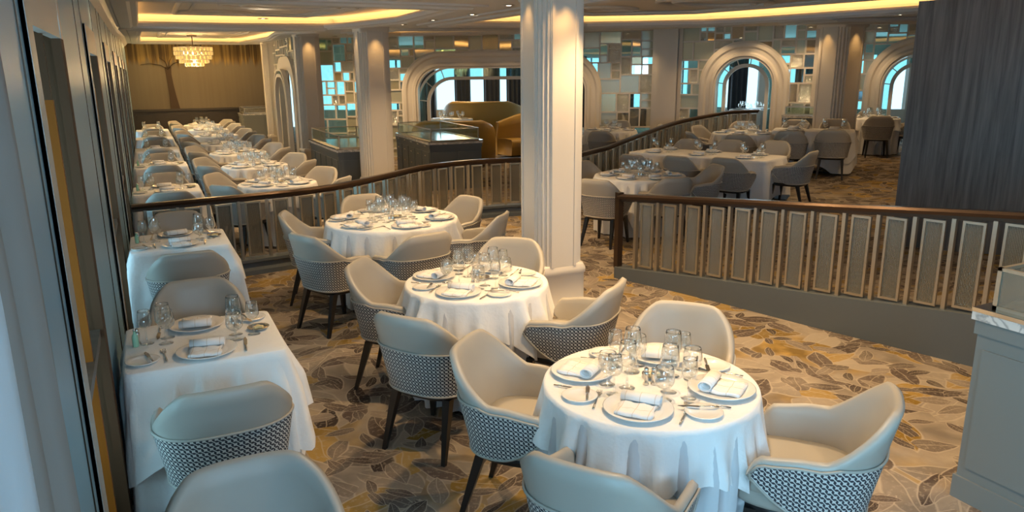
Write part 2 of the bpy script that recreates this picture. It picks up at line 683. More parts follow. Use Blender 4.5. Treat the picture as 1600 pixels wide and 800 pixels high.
# counter-clockwise openings
C1 = [(.05, 7.6), (2.98, 7.6), (3.05, 9.6), (2.55, 11.5), (.05, 11.5)]
C2 = [(.12, 13.1), (2.7, 13.1), (2.95, 14.4), (2.75, 17.0), (3.0, 20.0), (2.7, 23.2), (.12, 23.2)]
C3 = [(4.1, 6.0), (7.8, 3.6), (8.6, 5.6), (7.5, 8.9), (6.15, 9.95), (3.95, 10.05)]
C4 = [(4.2, 13.0), (7.2, 12.1), (8.7, 9.9), (9.0, 10.5), (9.3, 13.6), (8.0, 15.4), (5.5, 17.0), (4.4, 16.6)]
C5 = [(9.6, 8.2), (14.5, 6.0), (16, 8.2), (13.8, 9.6), (10.6, 10.0)]
COFFERS = [C1, C2, C3, C4, C5]
cb = MB()
# fine grid triangulation of the ceiling so it can follow zc(): tessellate outer polygon with holes
outer_pts = []
for (xa, ya), (xb, yb) in zip(outer, outer[1:] + outer[:1]):
    for i in range(12):
        outer_pts.append((xa + (xb - xa) * i / 12, ya + (yb - ya) * i / 12))


def dense(poly, step=1.0):
    out = []
    for (xa, ya), (xb, yb) in zip(poly, poly[1:] + poly[:1]):
        n = max(1, int(math.hypot(xb - xa, yb - ya) / step))
        for i in range(n):
            out.append((xa + (xb - xa) * i / n, ya + (yb - ya) * i / n))
    return out


import bmesh
from mathutils.geometry import delaunay_2d_cdt


def inside(p, poly):
    x, y = p
    c = False
    for i in range(len(poly)):
        (x1, y1), (x2, y2) = poly[i - 1], poly[i]
        if (y1 > y) != (y2 > y) and x < (x2 - x1) * (y - y1) / (y2 - y1) + x1:
            c = not c
    return c


verts, edges = [], []
for loop in [outer_pts] + [dense(c, .6) for c in COFFERS]:
    o_ = len(verts)
    verts += [Vector(p) for p in loop]
    edges += [(o_ + i, o_ + (i + 1) % len(loop)) for i in range(len(loop))]
gx = X0 + .6
while gx < X1:
    gy = Y0 + .7
    while gy < Y1:
        if all(not inside((gx, gy), offset(c, .25)) for c in COFFERS):
            verts.append(Vector((gx, gy)))
        gy += 1.3
    gx += 1.3
cv, ce, cf, _, _, _ = delaunay_2d_cdt(verts, edges, [], 0, 1e-5)
tris = []
for q in cf:
    c = sum((cv[i] for i in q), Vector((0, 0))) / len(q)
    if all(not inside(c, k) for k in COFFERS):
        tris.append(tuple(reversed(q)))
cb.add([(p.x, p.y, zc(p.x, p.y)) for p in cv], tris, 0, True)
structure(cb.build('ceiling', M['ceiling']))
rb, mb2, sb = MB(), MB(), MB()
for ci, poly in enumerate(COFFERS):
    D = dense(poly, .6)
    inn, out_ = D, offset(poly, .22)
    out_ = dense(out_, .6) if False else None
    # lip molding going down a little at the rim and up to form the light trough
    n = len(D)
    OD = []
    for (x, y) in D:
        OD.append((x, y))

    def ring(off, dz):
        pl = offset(poly, off)
        pts = []
        for i in range(len(poly)):
            pa, pb = poly[i], poly[(i + 1) % len(poly)]
            qa, qb = pl[i], pl[(i + 1) % len(pl)]
            k = max(1, int(math.hypot(pb[0] - pa[0], pb[1] - pa[1]) / .6))
            for t in range(k):
                x, y = qa[0] + (qb[0] - qa[0]) * t / k, qa[1] + (qb[1] - qa[1]) * t / k
                pts.append((x, y, zc(x, y) + dz))
        return pts
    # section: molding below ceiling, opening edge, trough, recess wall, top
    prof = [(.34, 0), (.33, -.02), (.22, -.022), (.20, -.045), (.08, -.05), (.05, -.03), (.0, -.03), (-.02, .01), (0, .035), (.06, .04), (.065, .015), (.26, .015), (.26, .08), (.22, .115), (.1, .13), (0, .13)]
    rings = [ring(a, d) for a, d in prof]
    m_ = len(rings[0])
    vs = [p for r_ in rings for p in r_]
    fs = [(k * m_ + i, k * m_ + (i + 1) % m_, (k + 1) * m_ + (i + 1) % m_, (k + 1) * m_ + i) for k in range(len(rings) - 1) for i in range(m_)]
    rb.add(vs, [tuple(reversed(q)) for q in fs], 0, False)
    # top plate
    tp = rings[-1]
    tri = tessellate_polygon([[Vector((x, y, 0)) for x, y, z in tp]])
    rb.add(tp, [tuple(t) for t in tri], 1, False)
    # LED strip lying in the trough
    s1, s2, s3 = ring(.10, .020), ring(.20, .020), ring(.20, .030)
    s4 = ring(.10, .030)
    vs = s1 + s2 + s3 + s4
    fs = []
    for a, c in ((0, 1), (1, 2), (2, 3), (3, 0)):
        fs += [(a * m_ + i, a * m_ + (i + 1) % m_, c * m_ + (i + 1) % m_, c * m_ + i) for i in range(m_)]
    sb.add(vs, fs, 0, False)
    # raised plaster figures on the coffer bed: inset border with ovals
    cx = sum(p[0] for p in poly) / len(poly)
    cy = sum(p[1] for p in poly) / len(poly)
    for off, rr in ((-.45, .035), (-.62, .022)):
        pl = offset(poly, off)
        pts = dense(pl, .5)
        pts = [(x, y, zc(x, y) + .125) for x, y in pts]
        mb2.tube(pts + [pts[0]], rr, 6, flat=.8)
    for k, (ex, ey, rx, ry) in enumerate(((cx - .75, cy - 1.2, .42, .25), (cx + .75, cy - 1.2, .42, .25), (cx, cy, .8, .45), (cx - .75, cy + 1.2, .42, .25), (cx + .75, cy + 1.2, .42, .25))):
        if not inside((ex, ey), offset(poly, -.5)):
            continue
        for sc in (1, .72):
            pts = [(ex + rx * sc * math.cos(a), ey + ry * sc * math.sin(a), zc(ex, ey) + .125) for a in [2 * PI * i / 28 for i in range(29)]]
            mb2.tube(pts, .03, 6, flat=.8)
structure(rb.build('ceiling_coffers', [M['ceiling'], M['coffer']]))
structure(mb2.build('trim_1', M['coffer']))
sbo = sb.build('cove_light_strip', M['cove'])
tag(sbo, 'warm glowing light strip hidden along the rims of the recessed ceiling coffers', 'light strip')

# ------------------------------------------------------------------ downlights


def make_downlight():
    o = empty('downlight')
    o['category'] = 'light'
    MB().lathe([(.045, 0), (.062, -.004), (.065, -.008), (.05, -.010), (.042, -.004)], 20, cap=False).build('bezel', M['champagne'], o)
    MB().lathe([(.043, -.003), (.03, -.006)], 16).build('lens', M['lamp'], o)
    return o


DL = Proto(make_downlight)
DLS = [(-.10, 8.4), (-.10, 10.3), (-.09, 13.2), (-.08, 16.8), (-.05, 21.5), (-.10, 6.6), (3.62, 8.44), (3.52, 9.5), (3.43, 10.49), (3.5, 7.2), (3.4, 5.0), (4.05, 5.9),
       (9.5, 11.7), (10.4, 11.5), (11.9, 11.2), (1.9, 2.5), (1.9, 4.4), (2.05, 6.7), (3.3, 3.2), (4.3, 2.0), (3.9, 4.3),
       (1.36, 12.3), (3.45, 12.6), (8.3, 8.2), (9.2, 7.0), (6.6, 10.6), (10.4, 7.4), (7.2, 2.8), (13.2, 9.9)]
for k in range(8):
    DLS.append((4.6 + .86 * k - .25, 19.0 - .53 * k - .45))
DLS += [(11.6, 13.3), (12.2, 12.6), (12.8, 11.9), (14.2, 11.2), (1.45, 9.9), (1.45, 14.3), (1.45, 18.7), (1.45, 22.6)]
PLACES = [(.15, 4, 'the nearest window table'), (.15, 6.7, 'the second window table'), (.15, 9.9, 'the third window table'), (.15, 12.8, 'the fourth window table'), (.15, 15.6, 'the fifth window table'), (.15, 21.3, 'the farthest window table'),
          (1.9, 2.5, 'the round table nearest the camera'), (1.87, 4.4, 'the round table beside the big column'), (2.03, 6.8, 'the six-seat table'), (3.17, 5.6, 'the big cream column'),
          (3.4, 12, 'the column by the buffet counters'), (4.3, 2.0, 'the grey service counter'), (5.9, 8.1, 'the round table behind the right railing'), (8, 9.2, 'the long table'), (7.2, 2.8, 'the ramp by the wood wall'),
          (3.6, 9, 'the bend of the curved railing'), (7, 17.3, 'the wide central arch'), (10, 15.5, 'the mosaic beside the wide arch'), (12.3, 12.6, 'the right mosaic arch'), (10, 11.5, 'the upper end of the curved railing'),
          (12.3, 10.3, 'the right-hand column'), (1.45, 12, 'the rear round tables'), (1.45, 20, 'the farthest round tables'), (14.5, 11, 'the arch beside the wood wall'), (10.4, 7.4, 'the carpet left of the wood wall')]
named = {}
for x, y in DLS:
    p = min(PLACES, key=lambda q: (q[0] - x) ** 2 + (q[1] - y) ** 2)[2]
    named.setdefault(p, []).append((x, y))
for i, (x, y) in enumerate(DLS):
    z = zc(x, y)
    p = [k for k, v in named.items() if (x, y) in v][0]
    DL.place((x, y, z), 0, 'small round ceiling downlight above ' + p, 'light', 'downlights above ' + p if len(named[p]) > 1 else None)
    l = bpy.data.lights.new('downlight_beam', 'SPOT')
    l.energy = 5 if x < 0 else (34 if x > 6 else 92)
    l.color = SPOT
    l.spot_size = R(115)
    l.spot_blend = .8
    l.shadow_soft_size = .05
    o = bpy.data.objects.new('downlight_beam', l)
    COL.objects.link(o)
    o.location = (x, y, z - .03)

# ------------------------------------------------------------------ left window wall
XF = -.28   # face of the piers
pb = MB()
edges_y = [Y0]
for a, c in BAYS:
    edges_y += [a, c]
edges_y.append(24.5)
for i in range(0, len(edges_y), 2):
    a, c = edges_y[i], edges_y[i + 1]
    pb.box(-.85, XF, a, c, 0, 3.2)
for a, c in BAYS:
    pb.box(-.85, XF, a, c, 2.42, 3.2)       # head over the bay
    pb.box(-.85, -.55, a, c, 0, .35)        # low wall under the glass
structure(pb.build('wall_left', M['panel_blue']))
# crown molding and panel seams
cm = MB()
for i in range(0, len(edges_y) - 1, 2):
    a, c = edges_y[i], edges_y[i + 1]
    if c - a < .5:
        continue
    for yy in (a + .10, c - .10, (a + c) / 2 + .25):
        cm.box(XF - .001, XF + .004, yy - .003, yy + .003, 0, 2.9, 1)
for y in range(-3, 24):
    z = min(zc(0, y), zc(0, y + 1))
    cm.add([(XF, y, z - .10), (XF + .05, y, z - .06), (XF + .10, y, z), (XF, y, z), (XF, y + 1, zc(0, y + 1) - .10), (XF + .05, y + 1, zc(0, y + 1) - .06), (XF + .10, y + 1, zc(0, y + 1)), (XF, y + 1, zc(0, y + 1))],
           [(0, 1, 5, 4), (1, 2, 6, 5), (2, 3, 7, 6), (0, 3, 2, 1), (4, 5, 6, 7)], 0, False)
structure(cm.build('trim_2', [M['white_paint'], M['darkbronze']]))
for k, (a, c) in enumerate(BAYS):
    w = empty('window_%d' % (k + 1))
    structure(w)
    f_ = MB()
    t = .13
    if k:
        f_.box(XF - .30, XF + .012, a, a + .05, 0, 2.42)
        f_.box(XF - .30, XF + .012, c - .05, c, 0, 2.42)
        f_.box(XF - .02, XF + .014, a, a + t, 0, 2.42)
        f_.box(XF - .30, XF + .012, a, c, 2.34, 2.42)
        f_.box(XF - .02, XF + .014, a + t, c - t, 2.25, 2.42)
        rv = MB()
        rv.box(XF - .02, XF + .014, c - t, c - .001, 0, 2.25)
        rv.box(XF - .30, XF - .02, c - .055, c - .05, 0, 2.34)
        rv.box(XF - .30, XF - .02, a + .05, a + .055, 0, 2.34)
        rv.box(XF - .50, XF - .30, c - .10, c, 0, 2.42)
        rv.box(XF - .29, XF - .03, a + .05, c - .05, 2.33, 2.34)
        rv.box(XF - .29, XF - .01, a + .60, a + .63, 2.02, 2.34)
        rv.build('window_reveal', M['reveal'], w)
        f_.box(XF - .02, XF + .013, c - t + .06, c, 0, 2.42)
        f_.build('window_surround', M['bronze'], w)
        g_ = MB()
        g_.box(XF - .28, XF - .006, a + .60, a + .63, 0, 2.02)
        g_.build('window_screen', M['amber'], w)
        g_ = MB()
        g_.box(XF - .26, XF - .0, a + .13, c - .13, .98, 1.02)
        g_.build('window_sill', M['dark_wood'], w)
    fr = MB()
    for yy in (a, (a + c) / 2 - .02, c - .04):
        fr.box(-.82, -.76, yy, yy + .04, .35, 2.42)
    for zz in (.35, 1.2, 2.38):
        fr.box(-.82, -.76, a, c, zz, zz + .04)
    fr.build('window_frame', M['darkbronze'], w)
    gl = MB().box(-.80, -.79, a + .04, c - .04, .39, 2.38).build('window_glass', M['clear'], w)


def curtain(name, p0, p1, z0, z1, folds, amp, material, label, flare=0):
    p0, p1 = Vector(p0), Vector(p1)
    d = (p1 - p0)
    nrm = Vector((-d.y, d.x)).normalized()
    N, K = folds * 8, 12
    v, f = [], []
    for side in (0, 1):
        for k in range(K + 1):
            t = k / K
            z = z1 + (z0 - z1) * t
            for i in range(N + 1):
                u = i / N
                q = p0 + d * u * (1 + flare * math.sin(t * PI) * .3)
                w = amp * (.6 + .5 * t) * math.sin(u * folds * 2 * PI + .6 * math.sin(3 * t + u * 5)) + (.012 if side else 0)
                q = q + nrm * w
                v.append((q.x, q.y, z))
    o_ = (K + 1) * (N + 1)
    for k in range(K):
        for i in range(N):
            a = k * (N + 1) + i
            f.append((a, a + 1, a + N + 2, a + N + 1))
            f.append((o_ + a, o_ + a + N + 1, o_ + a + N + 2, o_ + a + 1))
    o = MB().add(v, f).build(name, material)
    if label:
        tag(o, label, 'curtain')
    return o


curtain('curtain', (-.235, .75), (-.235, 1.60), 0.02, 2.6, 3, .035, M['curtain'], 'floor length taupe curtain beside the blue grey pier at the left edge', .2)
curtain('sheer_curtain', (-.23, .55), (-.23, 1.30), 0.02, 2.6, 2, .02, M['sheer'], 'pale sheer curtain lit by the window at the lower left corner')

# ------------------------------------------------------------------ rear wall
b = MB().box(-.9, 4.2, 24.3, 24.6, 0, 3.3)
o = structure(b.build('wall_rear', M['mural']))
b = MB().box(-.9, 4.0, 24.2, 24.32, .0, 1.12)
for i in range(9):
    b.box(-.7 + i * .5, -.3 + i * .5, 24.185, 24.21, .15, 1.0)
b.box(-.9, 4.0, 24.15, 24.32, 1.10, 1.16)
structure(b.build('wall_rear_wainscot', M['wains']))
# painted tree on the mural: trunk and limbs, a thin relief on the wall
b = MB()
tx = .78
trunk = [(tx + .08, 1.15, .13), (tx + .05, 1.5, .095), (tx + .02, 1.85, .08), (tx, 2.15, .075), (tx, 2.35, .09)]
v = []
for x, z, r in trunk:
    v += [(x - r, 24.27, z), (x + r, 24.27, z), (x + r, 24.295, z), (x - r, 24.295, z)]
f = []
for i in range(len(trunk) - 1):
    for a, c in ((0, 1), (1, 2), (2, 3), (3, 0)):
        f.append((4 * i + a, 4 * i + c, 4 * i + 4 + c, 4 * i + 4 + a))
b.add(v, f, 0, False)
for pts in ([(0, 2.28), (-.18, 2.4), (-.45, 2.46), (-.7, 2.42)], [(0, 2.3), (.15, 2.45), (.35, 2.52)], [(0, 2.3), (-.05, 2.5), (-.2, 2.62)], [(.02, 2.3), (.05, 2.5), (.15, 2.66)]):
    b.tube([(tx + x, 24.280, z) for x, z in pts], .035, 6, flat=.3, taper=[1, .7, .45, .25][:len(pts)])
tag(b.build('tree_mural', mat('mural_tree', (.06, .035, .018), .7)), 'dark weeping tree painted on the gold-brown rear wall', 'mural')

# ------------------------------------------------------------------ columns


def column(x0, y0, sx, sy, z0, z1, label, plinth=.42):
    root = empty('column', (x0 + sx / 2, y0 + sy / 2, z0))
    tag(root, label, 'column')
    hx, hy = sx / 2, sy / 2
    H = z1 - z0

    def body(k, za, zb, mb):
        mb.box(-hx * k, hx * k, -hy * k, hy * k, za, zb)
    s_ = MB()
    a = .80
    # shaft with recessed corners: cruciform plan
    c = .055 * (sx / .47)
    poly = [(-hx * a, -hy * a + c), (-hx * a + c * .0, -hy * a + c)]
    px, py = hx * .90, hy * .90
    q = c
    poly = [(-px + q, -py), (px - q, -py), (px - q, -py + q * .45), (px - q * .45, -py + q * .45), (px - q * .45, -py + q), (px, -py + q),
            (px, py - q), (px - q * .45, py - q), (px - q * .45, py - q * .45), (px - q, py - q * .45), (px - q, py),
            (-px + q, py), (-px + q, py - q * .45), (-px + q * .45, py - q * .45), (-px + q * .45, py - q), (-px, py - q),
            (-px, -py + q), (-px + q * .45, -py + q), (-px + q * .45, -py + q * .45), (-px + q, -py + q * .45)]
    s_.prism(poly, .0, H)
    s_.build('shaft', M['white_paint'], root)
    p_ = MB()
    # raised pilaster strips on each face
    w = hx * .56
    for sgn in (-1, 1):
        p_.box(-w, w, sgn * py - .014 if sgn > 0 else sgn * py - .014, sgn * py + .014, plinth + .02, H)
        p_.box(sgn * px - .014, sgn * px + .014, -w, w, plinth + .02, H)
        for s2 in (-1, 1):
            p_.box(s2 * (w - .02) - .012, s2 * (w - .02) + .012, sgn * (py + .012) - .012, sgn * (py + .012) + .012, plinth + .02, H - .1)
            p_.box(sgn * (px + .012) - .012, sgn * (px + .012) + .012, s2 * (w - .02) - .012, s2 * (w - .02) + .012, plinth + .02, H - .1)
    p_.build('pilaster_strip', M['white_paint'], root)
    bs = MB()
    bs.sq([(1.0, 0), (1.0, .10), (.97, .115), (.97, plinth - .06), (1.01, plinth - .05), (1.01, plinth - .01), (.955, plinth + .02), (.93, plinth + .035)], hx, hy, 14, 48)
    bs.build('plinth', M['white_paint'], root)
    cp = MB()
    cp.sq([(.92, H - .12), (.96, H - .09), (.97, H - .05), (1.02, H - .03), (1.04, H)], hx, hy, 14, 48)
    cp.build('capital', M['white_paint'], root)
    # two small uplights washing each visible face from the ceiling line
    return root


column(2.93, 5.45, .47, .47, 0, zc(3.1, 5.6) + .02, 'big cream column in the centre, nearest of the columns')
column(3.12, 11.7, .50, .50, 0, zc(3.3, 12) + .02, 'cream column left of centre, standing behind the curved railing beside a grey counter')
column(3.2, 17.4, .55, .55, 0, zc(3.3, 17) + .05, 'cream column right of the rear tables, third along from the big column')
column(3.15, 22.1, .5, .5, 0, zc(3.3, 22) + .05, 'cream column farthest away, next to the brown rear wall')
column(12.05, 10.3, .72, .72, .33, zc(12.3, 10.6) + .02, 'cream column at the right among the dining tables beside the dark wood wall')
for (x, y, e) in ((3.17, 5.36, 9), (3.05, 5.36, 5), (2.86, 5.68, 4), (3.37, 11.6, 8), (3.05, 11.95, 4), (3.47, 17.3, 10), (12.4, 10.2, 8), (11.95, 10.7, 8), (3.1, 22.3, 6), (11.3, 13.9, 8)):
    l = bpy.data.lights.new('column_washer', 'SPOT')
    l.energy = e * 1.5
    l.color = (1, .55, .18)
    l.spot_size = R(70)
    l.spot_blend = 1
    l.shadow_soft_size = .02
    o = bpy.data.objects.new('column_washer', l)
    COL.objects.link(o)
    o.location = (x, y, zc(x, y) - .03)

# ------------------------------------------------------------------ mosaic walls


def arch_pts(cu, hw, top, z0, r, n=14):
    """outline from left foot over the arch to the right foot"""
    pts = [(cu - hw, z0)]
    for i in range(n + 1):
        a = PI - PI / 2 * i / n
        pts.append((cu - hw + r + r * math.cos(a), top - r + r * math.sin(a)))
    for i in range(n + 1):
        a = PI / 2 - PI / 2 * i / n
        pts.append((cu + hw - r + r * math.cos(a), top - r + r * math.sin(a)))
    pts.append((cu + hw, z0))
    return pts


def in_arch(u, z, cu, hw, top, r):
    if abs(u - cu) > hw or z > top:
        return False
    du = abs(u - cu) - (hw - r)
    dz = z - (top - r)
    return not (du > 0 and dz > 0 and du * du + dz * dz > r * r)


def mosaic_wall(name, A, B, z0, z1, arch, seed, inner=None, bright=.3):
    """A->B floor line; arch = (centre, half width, top, radius, ring)"""
    A, B = Vector(A), Vector(B)
    Lw = (B - A).length
    ang = math.atan2(B.y - A.y, B.x - A.x)
    r = random.Random(seed)
    rects = []

    def cut(x0, x1, y0, y1, d):
        w, h = x1 - x0, y1 - y0
        if (w < .62 and h < .48 and (d > 1 and r.random() < .55)) or (w < .32 and h < .32):
            rects.append((x0, x1, y0, y1))
            return
        if w > h * 1.1 or h < .22:
            c = x0 + w * r.uniform(.36, .64)
            cut(x0, c, y0, y1, d + 1); cut(c, x1, y0, y1, d + 1)
        else:
            c = y0 + h * r.uniform(.36, .64)
            cut(x0, x1, y0, c, d + 1); cut(x0, x1, c, y1, d + 1)
    cut(0, Lw, 0.0, z1 - z0, 0)
    fr, ti = MB(), MB()
    cu, hw, top, rad, ring_w = arch
    for (x0, x1, y0, y1) in rects:
        cx, cy = (x0 + x1) / 2, (y0 + y1) / 2
        if in_arch(cx, cy, cu, hw - ring_w * .5, top - z0 - ring_w * .5, max(.05, rad - ring_w * .5)):
            continue
        clip = [(x0, y0), (x1, y0), (x1, y1), (x0, y1)]
        if any(in_arch(px, py, cu, hw - ring_w, top - z0 - ring_w, max(.02, rad - ring_w)) for px, py in clip):
            # shrink towards outside of the opening
            if cx < cu and cy < top - z0 - .1:
                x1 = min(x1, max(x0 + .05, cu - hw + ring_w * .6))
            elif cx > cu and cy < top - z0 - .1:
                x0 = max(x0, min(x1 - .05, cu + hw - ring_w * .6))
            else:
                y0 = max(y0, min(y1 - .05, top - z0 - ring_w * .6))
        g = .018
        for a, b2, c, d in ((x0, x1, y0, y0 + g), (x0, x1, y1 - g, y1), (x0, x0 + g, y0, y1), (x1 - g, x1, y0, y1)):
            if b2 > a and d > c:
                fr.box(a, b2, -.035, .035, c, d)
        q = r.random()
        if q < bright:
            k = 0
        elif q < bright + .22:
            k = 1
        elif q < bright + .40:
            k = 2
        elif q < bright + .60:
            k = 3
        else:
            k = 4 if q > .94 else 1
        ti.box(x0 + g, x1 - g, -.008, .008, y0 + g, y1 - g, k)
    # end posts
    fr.box(-.05, .03, -.06, .06, 0, z1 - z0)
    fr.box(Lw - .03, Lw + .05, -.06, .06, 0, z1 - z0)
    wo = fr.build(name, M['white_paint'], None, (A.x, A.y, z0), ang)
    structure(wo)
    tl = ti.build('glass_tiles', [M['t_clear'], M['t_frost'], M['t_mirror'], M['t_pebble'], M['t_gold']], wo)
    # arch molding: stepped ring, proud of the wall
    ar = MB()
    steps = [(0, .10), (.05, .13), (.12, .13), (.16, .09), (ring_w * .62, .09), (ring_w * .72, .13), (ring_w * .86, .13), (ring_w * .90, .10), (ring_w, .10)]
    rings = []
    for off, dep in steps:
        pts = arch_pts(cu, hw - off, top - z0 - off, 0, max(.02, rad - off))
        rings.append([(u, -dep, z) for u, z in pts])
    rings.append([(u, .10, z) for u, _, z in rings[-1]])
    rings.append([(u, .10, z) for u, _, z in rings[0]])
    rings.append(rings[0])
    m_ = len(rings[0])
    vs = [p for q in rings for p in q]
    fs = [(k * m_ + i, k * m_ + i + 1, (k + 1) * m_ + i + 1, (k + 1) * m_ + i) for k in range(len(rings) - 1) for i in range(m_ - 1)]
    ar.add(vs, fs, 0, False)
    ar.build('arch_surround', M['white_paint'], wo)
    if inner:
        # inner glazed fanlight ring and slim inner arch set back in the opening
        (c2, h2, t2, r_2, band, yy) = inner
        a2 = MB()
        o1 = arch_pts(c2, h2, t2 - z0, 0, r_2)
        for off0, off1 in ((0, .05), (band, band + .08)):
            p1 = arch_pts(c2, h2 - off0, t2 - z0 - off0, 0, max(.02, r_2 - off0))
            p2 = arch_pts(c2, h2 - off1, t2 - z0 - off1, 0, max(.02, r_2 - off1))
            m_ = len(p1)
            vs = [(u, yy - .05, z) for u, z in p1] + [(u, yy - .05, z) for u, z in p2] + [(u, yy + .05, z) for u, z in p2] + [(u, yy + .05, z) for u, z in p1]
            fs = []
            for k, kk in ((0, 1), (1, 2), (2, 3), (3, 0)):
                fs += [(k * m_ + i, k * m_ + i + 1, kk * m_ + i + 1, kk * m_ + i) for i in range(m_ - 1)]
            a2.add(vs, fs, 0, False)
        p1 = arch_pts(c2, h2 - .05, t2 - z0 - .05, 0, r_2 - .05)
        p2 = arch_pts(c2, h2 - band, t2 - z0 - band, 0, max(.02, r_2 - band))
        m_ = len(p1)
        for i in range(2, m_, 5):
            (u1, z1_), (u2_, z2_) = p1[i], p2[i]
            a2.tube([(u1, yy, z1_), (u2_, yy, z2_)], .014, 4, smooth=False)
        a2.build('inner_arch', M['white_paint'], wo)
        gt = MB()
        vs = [(u, yy - .005, z) for u, z in p1] + [(u, yy - .005, z) for u, z in p2] + [(u, yy + .005, z) for u, z in p2] + [(u, yy + .005, z) for u, z in p1]
        fs = []
        for k, kk in ((0, 1), (1, 2), (2, 3), (3, 0)):
            fs += [(k * m_ + i, k * m_ + i + 1, kk * m_ + i + 1, kk * m_ + i) for i in range(m_ - 1)]
        gt.add(vs, fs, 0, False)
        gt.build('fanlight_glass', M['t_clear'], wo)
    return wo


W1A, W1B = Vector((3.8, 20.0)), Vector((11.4, 15.3))
mosaic_wall('wall_center', W1A, W1B, 0, 3.12, (5.13, 2.53, 2.64, 1.0, .42), 11, (4.75, 1.85, 2.28, .95, .26, .35), bright=.30)
mosaic_wall('wall_right', (11.5, 14.4), (13.35, 12.1), .30, 3.15, (1.46, 1.0, 2.76, .98, .38), 5, (1.46, .68, 2.42, .66, .16, .3), bright=.32)
mosaic_wall('wall_far_right', (14.3, 12.3), (17.4, 8.6), .30, 3.2, (1.65, 1.1, 2.80, 1.05, .38), 9, (1.65, .72, 2.42, .7, .16, .3), bright=.55)
mosaic_wall('wall_left_rear', (3.45, 17.9), (3.45, 22.2), 0, 3.12, (2.2, 1.3, 2.55, .9, .34), 3, (2.2, .95, 2.25, .8, .12, .2), bright=.3)
# pilaster wall between the two mosaic walls
b = MB()
b.obox((11.42, 14.85), R(-40), .32, .30, 0, 3.2)
b.obox((11.22, 14.55), R(-40), .22, .06, 0, 3.2)
b.obox((11.25, 14.6), R(-40), .12, .10, 0, 3.2)
structure(b.build('trim_3', M['white_paint']))
b = MB()
b.obox((13.62, 11.95), R(-50), .33, .16, .3, 3.2)
structure(b.build('trim_4', M['white_paint']))

# far room behind the mosaic walls: outer window wall with daylight
b = MB()
FA, FB = Vector((5.0, 27.0)), Vector((23.0, 14.5))
d = (FB - FA)
Lf = d.length
an = math.atan2(d.y, d.x)
u = 0
b.box(0, Lf, -.15, .15, 0, .9)
b.box(0, Lf, -.15, .15, 2.55, 3.3)
k = 0
fr = MB()
while u < Lf:
    b.box(u, min(u + .45, Lf), -.15, .15, 0, 3.3)
    fr.box(u + 1.28, u + 1.33, -.04, .04, .9, 2.55)
    u += 2.2
wf = structure(b.build('wall_far', M['white_paint'], None, (FA.x, FA.y, 0), an))
fr.build('window_mullion', M['darkbronze'], wf)
# outside enclosure walls
b = MB()
b.box(X1 - .2, X1, Y0, 14.4, 0, 3.4)
structure(b.build('wall_east', M['white_paint']))
b = MB()
b.box(-.9, X1, Y0, Y0 + .2, 0, 3.4)
structure(b.build('wall_back', M['white_paint']))
# dark curtains at the far windows
for i, t in enumerate((.20, .255, .30, .335, .365, .43, .50, .57, .66, .75)):
    p = FA + d * t + Vector((-d.y, d.x)).normalized() * -.35
    q = p + d.normalized() * .55
    cc = curtain('curtain', p, q, .12 + .0, 2.6, 4, .05, M['dark_curtain'], None)
    cc['group'] = 'charcoal curtains at the far windows'
    tag(cc, 'charcoal curtain hanging at the far windows seen through the arches', 'curtain', 'charcoal curtains at the far windows')

# ------------------------------------------------------------------ wood wall on the right
b = MB()
b.add([(7.72, 5.66, 0), (9.4, 1.0, 0), (10.2, 1.3, 0), (8.5, 5.95, 0), (7.72, 5.66, 2.82), (9.4, 1.0, 2.86), (10.2, 1.3, 2.86), (8.5, 5.95, 2.82)],
      [(3, 2, 1, 0), (4, 5, 6, 7), (0, 1, 5, 4), (1, 2, 6, 5), (2, 3, 7, 6), (3, 0, 4, 7)], 0, False)
structure(b.build('wall_wood', M['wood_wall']))

# ------------------------------------------------------------------ railings


def polyline(pts, step=.1):
    """Catmull-Rom through pts, resampled; returns list of (x,y) and cumulative length"""
    P = [Vector(p) for p in pts]
    P = [P[0] * 2 - P[1]] + P + [P[-1] * 2 - P[-2]]
    out = []
    for i in range(1, len(P) - 2):
        for k in range(20):
            t = k / 20
            a, b_, c, d_ = P[i - 1], P[i], P[i + 1], P[i + 2]
            out.append(.5 * ((2 * b_) + (c - a) * t + (2 * a - 5 * b_ + 4 * c - d_) * t * t + (3 * b_ - a - 3 * c + d_) * t ** 3))
    out.append(P[-2])
    cum = [0]
    for a, b_ in zip(out, out[1:]):
        cum.append(cum[-1] + (b_ - a).length)
    return out, cum


def sample(out, cum, s):
    for i in range(len(cum) - 1):
        if cum[i + 1] >= s:
            t = (s - cum[i]) / max(1e-9, cum[i + 1] - cum[i])
            return out[i].lerp(out[i + 1], t), (out[i + 1] - out[i]).normalized()
    return out[-1], (out[-1] - out[-2]).normalized()


